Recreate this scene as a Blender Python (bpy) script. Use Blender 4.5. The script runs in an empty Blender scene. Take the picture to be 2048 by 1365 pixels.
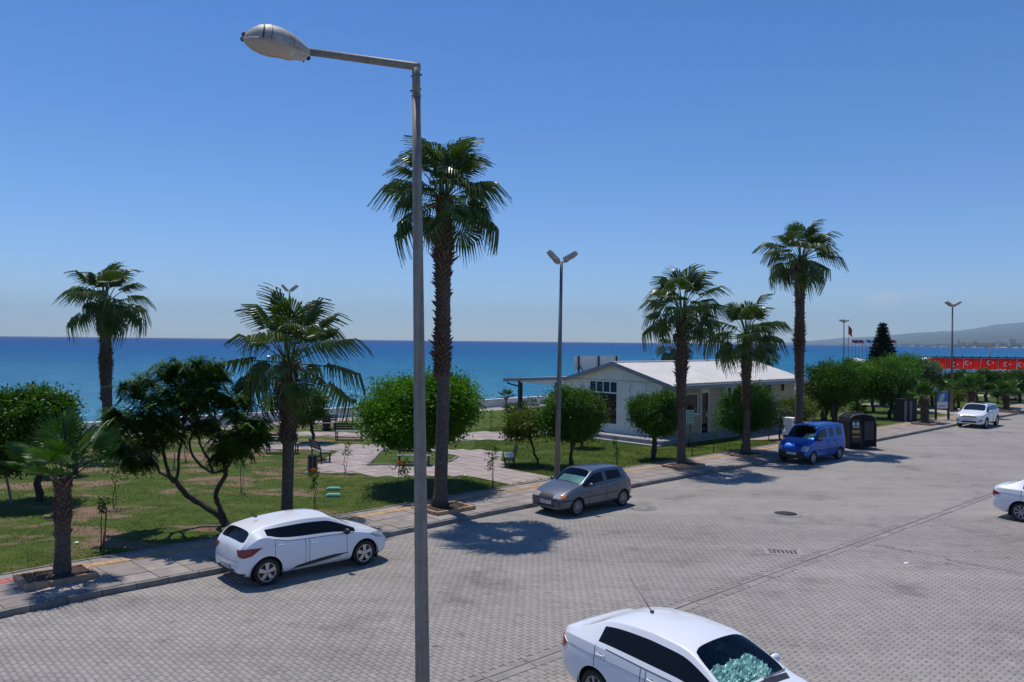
import bpy, bmesh, math, random
import numpy as np
from mathutils import Vector, Matrix
from mathutils.bvhtree import BVHTree
random.seed(7); HAZE = 0.00007
R_ = math.radians
# ------------------------------------------------------------------ camera, sky, sun, exposure
F = 1593.0; CH = 5.7; ROLL = R_(0.588)
S = bpy.context.scene
cd = bpy.data.cameras.new('camera'); cam = bpy.data.objects.new('camera', cd)
S.collection.objects.link(cam); S.camera = cam
cd.sensor_width = 36; cd.lens = 36 * F / 2048; cd.clip_start = .1; cd.clip_end = 60000
cr, sr = math.cos(ROLL), math.sin(ROLL)
VR = Vector((cr, 0, sr)); VU = Vector((-sr, 0, cr)); VF = Vector((0, 1, 0))
m = Matrix((VR, VU, -VF)).transposed().to_4x4(); m.translation = Vector((0, 0, CH)); cam.matrix_world = m
SUNV = Vector((-.20, .305, 1)).normalized()           # towards the sun
sun_el = math.asin(SUNV.z); sun_az = math.atan2(SUNV.x, SUNV.y)
w = bpy.data.worlds.new('World'); S.world = w; w.use_nodes = True
nt = w.node_tree; nt.nodes.clear()
o = nt.nodes.new('ShaderNodeOutputWorld'); bg = nt.nodes.new('ShaderNodeBackground')
sky = nt.nodes.new('ShaderNodeTexSky'); sky.sky_type = 'NISHITA'; sky.sun_disc = False
sky.sun_elevation = sun_el; sky.sun_rotation = sun_az
sky.altitude = 0; sky.air_density = 1.0; sky.dust_density = 0.0; sky.ozone_density = 3.2
bg.inputs[1].default_value = 0.115
# two faint clouds low over the bay, fixed directions
geo = nt.nodes.new('ShaderNodeTexCoord')
hs = nt.nodes.new('ShaderNodeHueSaturation'); hs.inputs['Saturation'].default_value = 1.22; tn_ = nt.nodes.new('ShaderNodeMixRGB'); tn_.blend_type = 'MULTIPLY'; tn_.inputs[0].default_value = 1; tn_.inputs[2].default_value = (.86, .96, 1.22, 1); nt.links.new(sky.outputs[0], hs.inputs['Color']); nt.links.new(hs.outputs[0], tn_.inputs[1]); prev = tn_.outputs[0]
# the low sky is a little more violet blue than the model gives, all the way round
t0 = nt.nodes.new('ShaderNodeTexCoord'); s0 = nt.nodes.new('ShaderNodeSeparateXYZ'); nt.links.new(t0.outputs['Generated'], s0.inputs[0])
m0 = nt.nodes.new('ShaderNodeMapRange'); m0.interpolation_type = 'SMOOTHSTEP'; nt.links.new(s0.outputs[2], m0.inputs[0]); m0.inputs[1].default_value = 0; m0.inputs[2].default_value = .22; m0.inputs[3].default_value = 1; m0.inputs[4].default_value = 0
t1 = nt.nodes.new('ShaderNodeMixRGB'); t1.blend_type = 'MULTIPLY'; t1.inputs[2].default_value = (.88, .96, 1.10, 1); nt.links.new(m0.outputs[0], t1.inputs[0]); nt.links.new(prev, t1.inputs[1]); prev = t1.outputs[0]
nz = nt.nodes.new('ShaderNodeTexNoise'); nz.inputs['Scale'].default_value = 42; nz.inputs['Detail'].default_value = 6
nt.links.new(geo.outputs['Generated'], nz.inputs['Vector'])
for (px, py, sx, sy, a) in ((1775, 592, 30, 11, .5), (1845, 587, 12, 5, .42), (1760, 603, 26, 8, .4), (1975, 603, 20, 6, .25)):
    d = (VR * ((px - 1024) / F) + VU * ((682.5 - py) / F) + VF).normalized()
    sub = nt.nodes.new('ShaderNodeVectorMath'); sub.operation = 'SUBTRACT'
    nt.links.new(geo.outputs['Generated'], sub.inputs[0]); sub.inputs[1].default_value = d
    mul = nt.nodes.new('ShaderNodeVectorMath'); mul.operation = 'MULTIPLY'
    nt.links.new(sub.outputs[0], mul.inputs[0]); mul.inputs[1].default_value = (F / sx, F / sx, F / sy)
    ln = nt.nodes.new('ShaderNodeVectorMath'); ln.operation = 'LENGTH'; nt.links.new(mul.outputs[0], ln.inputs[0])
    ad = nt.nodes.new('ShaderNodeMath'); ad.operation = 'MULTIPLY_ADD'
    nt.links.new(nz.outputs[0], ad.inputs[0]); ad.inputs[1].default_value = -2.2; nt.links.new(ln.outputs['Value'], ad.inputs[2])
    mr = nt.nodes.new('ShaderNodeMapRange'); mr.interpolation_type = 'SMOOTHSTEP'
    nt.links.new(ad.outputs[0], mr.inputs[0]); mr.inputs[1].default_value = .6; mr.inputs[2].default_value = -1.2
    mr.inputs[3].default_value = 0; mr.inputs[4].default_value = a
    mx = nt.nodes.new('ShaderNodeMixRGB'); nt.links.new(mr.outputs[0], mx.inputs[0]); nt.links.new(prev, mx.inputs[1])
    mx.inputs[2].default_value = (7, 7, 7.4, 1); prev = mx.outputs[0]
nt.links.new(prev, bg.inputs[0]); nt.links.new(bg.outputs[0], o.inputs[0])
sl = bpy.data.lights.new('sun', 'SUN'); so = bpy.data.objects.new('sun', sl); S.collection.objects.link(so)
sl.energy = 4.8; sl.angle = R_(.53); sl.color = (1, .945, .86)
so.rotation_euler = (-SUNV).to_track_quat('-Z', 'Y').to_euler()
S.view_settings.view_transform = 'Standard'; S.view_settings.look = 'None'
S.view_settings.exposure = -0.26; S.view_settings.gamma = 1; S.view_settings.use_curve_mapping = False
S.render.engine = 'CYCLES'
S.cycles.volume_bounces = 0; S.cycles.max_bounces = 6; S.cycles.transparent_max_bounces = 12
S.cycles.use_denoising = True

# ------------------------------------------------------------------ helpers
COL = S.collection
def at(px, py, z=0.0):
    d = VR * ((px - 1024) / F) + VU * ((682.5 - py) / F) + VF
    t = (z - CH) / d.z
    return Vector((d.x * t, d.y * t, z))
def atY(px, py, Y):
    d = VR * ((px - 1024) / F) + VU * ((682.5 - py) / F) + VF
    return Vector((d.x * Y, Y, CH + d.z * Y))
def tag(o, label=None, cat=None, group=None, kind=None):
    if label: o['label'] = label
    if cat: o['category'] = cat
    if group: o['group'] = group
    if kind: o['kind'] = kind
    return o
def empty(name, loc=(0, 0, 0), rz=0, label=None, cat=None, group=None):
    o = bpy.data.objects.new(name, None); COL.objects.link(o)
    o.empty_display_size = .2
    o.location = loc; o.rotation_euler = (0, 0, rz)
    return tag(o, label, cat, group)
def link(name, me, parent=None, mat=None):
    if mat is not None:
        me.materials.clear(); me.materials.append(mat)
    o = bpy.data.objects.new(name, me); COL.objects.link(o)
    if parent is not None: o.parent = parent
    return o
def copy_tree(o, parent=None):
    c = o.copy(); COL.objects.link(c)
    if parent is not None: c.parent = parent
    for ch in list(o.children): copy_tree(ch, c)
    return c
class MB:
    def __init__(s): s.v = []; s.f = []; s.sm = []
    def add(s, vs, fs, smooth=False):
        b = len(s.v); s.v.extend([tuple(v) for v in vs])
        for f in fs: s.f.append(tuple(i + b for i in f)); s.sm.append(smooth)
        return s
    def box(s, a, b, M=None):
        x0, y0, z0 = a; x1, y1, z1 = b
        vs = [(x0, y0, z0), (x1, y0, z0), (x1, y1, z0), (x0, y1, z0), (x0, y0, z1), (x1, y0, z1), (x1, y1, z1), (x0, y1, z1)]
        if M is not None: vs = [M @ Vector(v) for v in vs]
        return s.add(vs, [(0, 3, 2, 1), (4, 5, 6, 7), (0, 1, 5, 4), (1, 2, 6, 5), (2, 3, 7, 6), (3, 0, 4, 7)])
    def prism(s, pts, z0, z1):           # pts xy ccw
        n = len(pts)
        vs = [(p[0], p[1], z0) for p in pts] + [(p[0], p[1], z1) for p in pts]
        fs = [tuple(range(n, 2 * n)), tuple(reversed(range(n)))] + [(i, (i + 1) % n, n + (i + 1) % n, n + i) for i in range(n)]
        return s.add(vs, fs)
    def tube(s, pts, rad, n=8, cap=True, smooth=True):
        pts = [Vector(p) for p in pts]
        if not hasattr(rad, '__len__'): rad = [rad] * len(pts)
        vs = []; up = Vector((0, 0, 1))
        for i, p in enumerate(pts):
            a = pts[max(i - 1, 0)]; b = pts[min(i + 1, len(pts) - 1)]
            t = (b - a).normalized() if (b - a).length > 1e-9 else up
            u = Vector((1, 0, 0)) if abs(t.z) > .9 else up
            x = t.cross(u).normalized(); y = t.cross(x).normalized()
            for k in range(n):
                an = 2 * math.pi * k / n
                vs.append(p + (x * math.cos(an) + y * math.sin(an)) * rad[i])
        fs = []
        for i in range(len(pts) - 1):
            for k in range(n):
                k2 = (k + 1) % n
                fs.append((i * n + k, i * n + k2, (i + 1) * n + k2, (i + 1) * n + k))
        s.add(vs, fs, smooth)
        if cap:
            b = len(s.v) - len(vs)
            s.f.append(tuple(b + k for k in reversed(range(n)))); s.sm.append(False)
            s.f.append(tuple(b + (len(pts) - 1) * n + k for k in range(n))); s.sm.append(False)
        return s
    def lathe(s, prof, n=24, axis='z', c=(0, 0, 0), smooth=True):    # prof: (r, h)
        vs = []; fs = []; c = Vector(c)
        for (r, h) in prof:
            for k in range(n):
                a = 2 * math.pi * k / n
                q = (r * math.cos(a), r * math.sin(a), h)
                if axis == 'y': q = (q[0], h, q[1])
                if axis == 'x': q = (h, q[0], q[1])
                vs.append(Vector(q) + c)
        for i in range(len(prof) - 1):
            for k in range(n):
                k2 = (k + 1) % n
                fs.append((i * n + k, i * n + k2, (i + 1) * n + k2, (i + 1) * n + k))
        return s.add(vs, fs, smooth)
    def ball(s, c, r, n=10, rings=7, sc=(1, 1, 1)):
        prof = []
        vs = []; fs = []
        for i in range(rings + 1):
            ph = -math.pi / 2 + math.pi * i / rings
            for k in range(n):
                a = 2 * math.pi * k / n
                vs.append((c[0] + r * sc[0] * math.cos(ph) * math.cos(a), c[1] + r * sc[1] * math.cos(ph) * math.sin(a), c[2] + r * sc[2] * math.sin(ph)))
        for i in range(rings):
            for k in range(n):
                k2 = (k + 1) % n
                fs.append((i * n + k, i * n + k2, (i + 1) * n + k2, (i + 1) * n + k))
        return s.add(vs, fs, True)
    def mesh(s, name='m'):
        me = bpy.data.meshes.new(name); me.from_pydata(s.v, [], s.f)
        me.polygons.foreach_set('use_smooth', s.sm); me.update()
        return me
    def build(s, name, mat, parent=None):
        return link(name, s.mesh(name), parent, mat)
def npmesh(name, V, Fq, smooth=False):
    """V (n,3), Fq (m,k) constant-size faces"""
    me = bpy.data.meshes.new(name)
    V = np.asarray(V, np.float32); Fq = np.asarray(Fq, np.int32)
    me.vertices.add(len(V)); me.vertices.foreach_set('co', V.ravel())
    m_, k = Fq.shape
    me.loops.add(m_ * k); me.loops.foreach_set('vertex_index', Fq.ravel())
    me.polygons.add(m_); me.polygons.foreach_set('loop_start', np.arange(0, m_ * k, k, dtype=np.int32))
    me.polygons.foreach_set('use_smooth', np.full(m_, smooth, bool))
    me.update(calc_edges=True); return me

# ------------------------------------------------------------------ materials
def nmat(name):
    mt = bpy.data.materials.new(name); mt.use_nodes = True
    n = mt.node_tree; b = n.nodes['Principled BSDF']; return mt, n, b
def coord(n, obj=False):
    if obj:
        t = n.nodes.new('ShaderNodeTexCoord'); return t.outputs['Object']
    g = n.nodes.new('ShaderNodeNewGeometry'); return g.outputs['Position']
def noise(n, vec, scale, detail=4, rough=.55, dist=0):
    t = n.nodes.new('ShaderNodeTexNoise'); t.inputs['Scale'].default_value = scale
    t.inputs['Detail'].default_value = detail; t.inputs['Roughness'].default_value = rough; t.inputs['Distortion'].default_value = dist
    n.links.new(vec, t.inputs['Vector']); return t.outputs[0]
def ramp(n, fac, stops):
    r = n.nodes.new('ShaderNodeValToRGB'); cr_ = r.color_ramp
    while len(cr_.elements) < len(stops): cr_.elements.new(.5)
    for e, (p, c) in zip(cr_.elements, stops):
        e.position = p; e.color = (*c, 1) if len(c) == 3 else c
    n.links.new(fac, r.inputs[0]); return r.outputs[0]
def mix(n, fac, a, b, mode='MIX'):
    x = n.nodes.new('ShaderNodeMixRGB'); x.blend_type = mode
    for i, v in ((0, fac), (1, a), (2, b)):
        if hasattr(v, 'is_linked') or isinstance(v, bpy.types.NodeSocket): n.links.new(v, x.inputs[i])
        elif isinstance(v, (int, float)): x.inputs[i].default_value = v if i == 0 else (v, v, v, 1)
        else: x.inputs[i].default_value = (*v, 1)
    return x.outputs[0]
def bump(n, b, h, strength=.3, dist=.02):
    bn = n.nodes.new('ShaderNodeBump'); bn.inputs['Strength'].default_value = strength; bn.inputs['Distance'].default_value = dist
    n.links.new(h, bn.inputs['Height']); n.links.new(bn.outputs[0], b.inputs['Normal']); return bn
def simple(name, c, rough=.6, metal=0, var=.12, scale=3, bumps=0, bscale=60, rnd=0, coat=0, spec=.5):
    mt, n, b = nmat(name)
    v = coord(n)
    dark = tuple(x * (1 - var * 2) for x in c); lite = tuple(min(1, x * (1 + var)) for x in c)
    cc = ramp(n, noise(n, v, scale, 6, .65), ((.28, dark), (.72, lite)))
    if rnd:
        oi = n.nodes.new('ShaderNodeObjectInfo')
        k = ramp(n, oi.outputs['Random'], ((0, (1 - rnd,) * 3), (1, (1 + rnd,) * 3)))
        cc = mix(n, 1, cc, k, 'MULTIPLY')
    n.links.new(cc, b.inputs['Base Color'])
    b.inputs['Roughness'].default_value = rough; b.inputs['Metallic'].default_value = metal
    b.inputs['Specular IOR Level'].default_value = spec
    if coat: b.inputs['Coat Weight'].default_value = coat; b.inputs['Coat Roughness'].default_value = .04
    if bumps: bump(n, b, noise(n, v, bscale, 4), bumps, .01)
    return mt
def leafmat(name, c1, c2, trans=.35, rough=.45, scale=1.2, spec=.4):
    mt, n, b = nmat(name)
    g = coord(n)
    cc = ramp(n, noise(n, g, scale, 3), ((.3, c1), (.7, c2)))
    cc2 = ramp(n, noise(n, g, 25, 2), ((.3, (.7, .7, .7)), (.7, (1.25, 1.25, 1.1))))
    cc = mix(n, 1, cc, cc2, 'MULTIPLY')
    n.links.new(cc, b.inputs['Base Color']); b.inputs['Roughness'].default_value = rough
    b.inputs['Specular IOR Level'].default_value = spec
    tr = n.nodes.new('ShaderNodeBsdfTranslucent'); ms = n.nodes.new('ShaderNodeMixShader'); ms.inputs[0].default_value = trans
    c3 = mix(n, 1, cc, (1.25, 1.4, .55), 'MULTIPLY'); n.links.new(c3, tr.inputs[0])
    n.links.new(b.outputs[0], ms.inputs[1]); n.links.new(tr.outputs[0], ms.inputs[2])
    n.links.new(ms.outputs[0], n.nodes['Material Output'].inputs[0])
    return mt
M = {}
M['leaf_ficus'] = leafmat('leaf_ficus', (.035, .12, .003), (.10, .23, .007), .40, spec=.2)
M['leaf_dark'] = leafmat('leaf_dark', (.017, .056, .004), (.052, .125, .008), .25, spec=.2)
M['leaf_mid'] = leafmat('leaf_mid', (.022, .075, .004), (.072, .165, .009), .30, spec=.2)
M['leaf_grey'] = leafmat('leaf_grey', (.05, .08, .055), (.10, .14, .10), .2)
M['leaf_yellow'] = leafmat('leaf_yellow', (.04, .075, .006), (.11, .15, .012), .33, spec=.2)
M['leaf_pine'] = leafmat('leaf_pine', (.012, .028, .014), (.028, .05, .02), .12)
M['frond'] = leafmat('frond', (.034, .072, .006), (.085, .135, .013), .30, .34, 2.0, .55)
M['frond_young'] = leafmat('frond_young', (.03, .095, .010), (.08, .165, .018), .3, .4, 2.0)
M['frond_dead'] = leafmat('frond_dead', (.10, .07, .04), (.2, .15, .09), .1, .7, 2.0)
M['petal_red'] = leafmat('petal_red', (.5, .02, .015), (.75, .05, .02), .3)
M['petal_orange'] = leafmat('petal_orange', (.7, .08, .02), (.8, .15, .03), .3)
M['petiole'] = simple('petiole', (.13, .15, .05), .5)
M['trunk_palm'] = simple('trunk_palm', (.11, .085, .07), .9, var=.35, scale=14, bumps=.8, bscale=40)
M['boots'] = simple('boots', (.14, .09, .065), .85, var=.4, scale=9)
M['bark'] = simple('bark', (.06, .045, .035), .9, var=.35, scale=10, bumps=.7, bscale=50)
M['bark_pale'] = simple('bark_pale', (.2, .18, .15), .85, var=.2, scale=10, bumps=.4)
M['concrete'] = simple('concrete', (.30, .285, .27), .9, var=.12, scale=4, bumps=.2, rnd=.10)
M['kerb'] = simple('kerb', (.22, .21, .195), .9, var=.22, scale=2.5, bumps=.35, rnd=.16)
M['channel'] = simple('channel', (.27, .25, .23), .9, var=.2, scale=2.5, bumps=.35, rnd=.10)
M['slab'] = simple('slab', (.29, .25, .225), .92, var=.14, scale=2.2, bumps=.35, bscale=90, rnd=.13)
M['slab_dark'] = simple('slab_dark', (.13, .12, .115), .95, var=.2)
M['pathslab'] = simple('pathslab', (.36, .30, .275), .92, var=.12, scale=1.2, bumps=.3, bscale=70, rnd=.09)
M['tactile'] = simple('tactile', (.44, .28, .14), .85, var=.18, scale=3, rnd=.12)
M['tactile_red'] = simple('tactile_red', (.42, .12, .11), .85, var=.15, rnd=.1)
M['planter'] = simple('planter', (.42, .27, .17), .9, var=.25, scale=6, bumps=.3)
M['soil'] = simple('soil', (.07, .04, .025), .95, var=.4, scale=12, bumps=.8)
M['whitewall'] = simple('whitewall', (.72, .72, .73), .8, var=.06, scale=1.5)
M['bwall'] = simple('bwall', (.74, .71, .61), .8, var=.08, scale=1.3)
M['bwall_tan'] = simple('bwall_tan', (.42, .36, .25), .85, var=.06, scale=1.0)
M['roofwhite'] = simple('roofwhite', (.74, .71, .66), .55, var=.07, scale=.8, rnd=.03)
M['gutter'] = simple('gutter', (.22, .23, .25), .5, var=.1)
M['plinth'] = simple('plinth', (.24, .26, .30), .85, var=.15, scale=2)
M['darkmetal'] = simple('darkmetal', (.03, .03, .035), .5, .3)
M['polepaint'] = simple('polepaint', (.17, .17, .175), .55, .35, var=.12, scale=5)
def galv():
    mt, n, b = nmat('galv'); v = coord(n)
    mp = n.nodes.new('ShaderNodeMapping'); mp.inputs['Scale'].default_value = (30, 30, .8); n.links.new(v, mp.inputs[0])
    st = ramp(n, noise(n, mp.outputs[0], 1, 5, .7), ((.3, (.70, .69, .67)), (.7, (1.2, 1.2, 1.2))))
    ch = ramp(n, noise(n, v, 9, 6, .7), ((.35, (.8, .79, .77)), (.6, (1.08, 1.08, 1.08))))
    sp_ = ramp(n, noise(n, v, 38, 3, .6), ((.68, (1, 1, 1)), (.72, (.45, .33, .24))))
    cc = mix(n, 1, mix(n, 1, mix(n, 1, (.225, .21, .19), st, 'MULTIPLY'), ch, 'MULTIPLY'), sp_, 'MULTIPLY')
    n.links.new(cc, b.inputs['Base Color']); b.inputs['Roughness'].default_value = .6; b.inputs['Metallic'].default_value = .15
    bump(n, b, noise(n, v, 80, 3), .15, .004); return mt
M['galv'] = galv()
M['lampshell'] = simple('lampshell', (.46, .42, .37), .55, var=.26, scale=7, bumps=.2)
M['lampglass'] = simple('lampglass', (.42, .36, .30), .22, var=.1)
M['rubber'] = simple('rubber', (.018, .018, .019), .8, var=.15, scale=30)
M['blackplastic'] = simple('blackplastic', (.02, .02, .022), .5, var=.1)
M['rim'] = simple('rim', (.50, .50, .50), .3, .75, var=.05)
M['hubcap'] = simple('hubcap', (.33, .33, .34), .4, .4, var=.08)
M['wood_dark'] = simple('wood_dark', (.045, .035, .03), .6, var=.25, scale=12)
M['wood_seat_sheen'] = simple('wood_seat_sheen', (.30, .28, .26), .32, var=.2, scale=12)  # seat wood lightened: sky sheen painted into its colour
M['steel_green'] = simple('steel_green', (.12, .38, .28), .6, var=.12)
M['castiron'] = simple('castiron', (.055, .05, .05), .75, .2, var=.3, scale=20, bumps=.5)
M['red'] = simple('red', (.55, .015, .02), .7, var=.12, scale=.7)
M['flag_red'] = leafmat('flag_red', (.55, .012, .02), (.65, .02, .03), .5, .7, .5, .2)
M['white'] = simple('white', (.8, .8, .8), .6, var=.03)
M['blue'] = simple('blue', (.05, .13, .4), .5)
M['sign_green'] = simple('sign_green', (.30, .55, .45), .6)
M['orange'] = simple('orange', (.6, .33, .08), .7)
M['bin_dark'] = simple('bin_dark', (.018, .018, .02), .85, var=.25, scale=6, spec=.15)
M['stake'] = simple('stake', (.25, .11, .05), .8)
M['chrome'] = simple('chrome', (.7, .7, .7), .15, 1, var=.02)
M['glass_dark'] = simple('glass_dark', (.006, .007, .008), .06, var=.05, spec=.28)
M['glass_navy'] = simple('glass_navy', (.010, .016, .026), .08, var=.05, spec=.45)
M['lens_red'] = simple('lens_red', (.24, .004, .008), .25, var=.2, scale=14, coat=.3)
M['lens_clear'] = simple('lens_clear', (.40, .42, .44), .12, var=.3, scale=20, coat=1)
M['lens_amber'] = simple('lens_amber', (.65, .2, .02), .15, var=.15, coat=1)
M['plate'] = simple('plate', (.72, .72, .72), .4, var=.03)
M['seat_cloth'] = simple('seat_cloth', (.03, .03, .034), .9)
M['dash'] = simple('dash', (.02, .022, .024), .7)
def paint(name, c, metal=0, rough=.35):
    mt = simple(name, c, rough, metal, var=.02, scale=2, coat=.35 if 'blue' in name else .7); return mt
M['paint_white'] = paint('paint_white', (.74, .76, .80))
M['paint_grey'] = paint('paint_grey', (.085, .10, .125), .5, .36)
M['paint_blue'] = paint('paint_blue', (.0, .085, .42), .6, .36)
def windscreen(name, tint):
    mt, n, b = nmat(name); n.nodes.remove(b)
    tr = n.nodes.new('ShaderNodeBsdfTransparent'); tr.inputs[0].default_value = (*tint, 1)
    gl = n.nodes.new('ShaderNodeBsdfGlossy'); gl.inputs['Roughness'].default_value = .03
    lw = n.nodes.new('ShaderNodeLayerWeight'); lw.inputs[0].default_value = .5
    pw = n.nodes.new('ShaderNodeMath'); pw.operation = 'POWER'; n.links.new(lw.outputs['Facing'], pw.inputs[0]); pw.inputs[1].default_value = 5
    fr = n.nodes.new('ShaderNodeMath'); fr.operation = 'MULTIPLY_ADD'; n.links.new(pw.outputs[0], fr.inputs[0]); fr.inputs[1].default_value = .9; fr.inputs[2].default_value = .045
    ms = n.nodes.new('ShaderNodeMixShader'); n.links.new(fr.outputs[0], ms.inputs[0])
    n.links.new(tr.outputs[0], ms.inputs[1]); n.links.new(gl.outputs[0], ms.inputs[2])
    n.links.new(ms.outputs[0], n.nodes['Material Output'].inputs[0]); return mt
M['windscreen'] = windscreen('windscreen', (.52, .74, .70))
def foil():
    mt, n, b = nmat('foil'); v = coord(n, True)
    b.inputs['Metallic'].default_value = .15; b.inputs['Roughness'].default_value = .3
    b.inputs['Base Color'].default_value = (.75, .8, .8, 1)
    n.links.new(ramp(n, noise(n, v, 6, 4), ((.35, (.35, .40, .40)), (.6, (.95, .98, .98)))), b.inputs['Base Color'])
    bump(n, b, noise(n, v, 9, 5, .6, 1.5), .7, .02); return mt
M['foil'] = foil()
M['shade_silver'] = simple('shade_silver', (.30, .34, .36), .3, .3, var=.15, scale=2)

# road blocks: grey concrete with per-block tone, stains
def roadmat(name, tex):
    mt, n, b = nmat(name); v = coord(n)
    big = ramp(n, noise(n, v, .16, 5, .6), ((.3, (.275, .250, .226)), (.5, (.315, .290, .266)), (.72, (.345, .318, .29))))
    blot = ramp(n, noise(n, v, .45, 7, .72), ((.34, (.70, .70, .71)), (.47, (.98, .98, .98)), (.62, (1, 1, 1)), (.70, (1.10, 1.09, 1.07))))
    mt2 = n.nodes.new('ShaderNodeMapping'); mt2.inputs['Rotation'].default_value = (0, 0, -R_(42.85)); mt2.inputs['Scale'].default_value = (.05, .8, 1); n.links.new(v, mt2.inputs[0])
    blot = mix(n, 1, blot, ramp(n, noise(n, mt2.outputs[0], 1.0, 5, .6), ((.36, (.90, .90, .90)), (.6, (1.05, 1.05, 1.05)))), 'MULTIPLY')
    cc = mix(n, 1, big, blot, 'MULTIPLY')
    oil = ramp(n, noise(n, v, 1.9, 3, .5), ((.25, (.55, .55, .56)), (.33, (1, 1, 1))))
    cc = mix(n, 1, cc, oil, 'MULTIPLY')
    fine = ramp(n, noise(n, v, 55, 4, .7), ((.3, (.86, .86, .86)), (.7, (1.10, 1.10, 1.10))))
    cc = mix(n, 1, cc, fine, 'MULTIPLY')
    wh = n.nodes.new('ShaderNodeAttribute'); wh.attribute_name = 'tone'
    if not tex:
        cc = mix(n, 1, cc, wh.outputs['Fac'], 'MULTIPLY')
        bump(n, b, noise(n, v, 120, 3), .25, .004)
    else:
        mp = n.nodes.new('ShaderNodeMapping'); mp.vector_type = 'POINT'
        mp.inputs['Rotation'].default_value = (0, 0, -R_(42.85 + 90)); n.links.new(v, mp.inputs[0])
        bt = n.nodes.new('ShaderNodeTexBrick'); n.links.new(mp.outputs[0], bt.inputs[0])
        bt.inputs['Scale'].default_value = 1; bt.inputs['Brick Width'].default_value = .225; bt.inputs['Row Height'].default_value = .1125
        bt.inputs['Mortar Size'].default_value = .006; bt.inputs['Color1'].default_value = (1.0, 1.0, 1.0, 1)
        bt.inputs['Color2'].default_value = (.87, .87, .87, 1); bt.inputs['Mortar'].default_value = (.55, .55, .54, 1)
        cc = mix(n, 1, cc, bt.outputs[0], 'MULTIPLY')
    n.links.new(cc, b.inputs['Base Color']); b.inputs['Roughness'].default_value = .85
    b.inputs['Specular IOR Level'].default_value = .35
    return mt
M['road'] = roadmat('road', True); M['block'] = roadmat('block', False)
M['jointsand'] = simple('jointsand', (.30, .28, .26), .95, var=.3, scale=5)

def grassmat():
    mt, n, b = nmat('grass'); v = coord(n)
    base = ramp(n, noise(n, v, 1.3, 6, .7), ((.3, (.035, .062, .010)), (.55, (.075, .115, .016)), (.75, (.11, .14, .028))))
    fine = ramp(n, noise(n, v, 28, 4, .8), ((.3, (.75, .75, .75)), (.7, (1.2, 1.2, 1.1))))
    base = mix(n, 1, base, fine, 'MULTIPLY')
    dirt = ramp(n, noise(n, v, 18, 5, .7), ((.3, (.17, .105, .07)), (.7, (.30, .20, .14))))
    # bare patches: large noise, only towards the left part of the lawn
    sx = n.nodes.new('ShaderNodeSeparateXYZ'); n.links.new(v, sx.inputs[0])
    k = n.nodes.new('ShaderNodeMapRange'); n.links.new(sx.outputs[0], k.inputs[0])
    k.inputs[1].default_value = -1; k.inputs[2].default_value = -9; k.inputs[3].default_value = -.09; k.inputs[4].default_value = .075
    mp = n.nodes.new('ShaderNodeMapping'); mp.inputs['Scale'].default_value = (.16, .33, 1); n.links.new(v, mp.inputs[0])
    a = n.nodes.new('ShaderNodeMath'); a.operation = 'ADD'; n.links.new(noise(n, mp.outputs[0], 1.6, 7, .68, .6), a.inputs[0]); n.links.new(k.outputs[0], a.inputs[1])
    fac = ramp(n, a.outputs[0], ((.585, (0, 0, 0)), (.66, (1, 1, 1))))
    cc = mix(n, fac, base, dirt)
    n.links.new(cc, b.inputs['Base Color']); b.inputs['Roughness'].default_value = .9; b.inputs['Specular IOR Level'].default_value = .15
    bump(n, b, noise(n, v, 45, 4, .8), .9, .04); return mt
M['grass'] = grassmat()
M['blade'] = leafmat('blade', (.045, .08, .012), (.11, .16, .026), .3, .6, .9, .2)
M['drygrass'] = leafmat('drygrass', (.16, .13, .05), (.26, .21, .09), .3, .7, .9, .2)
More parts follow.
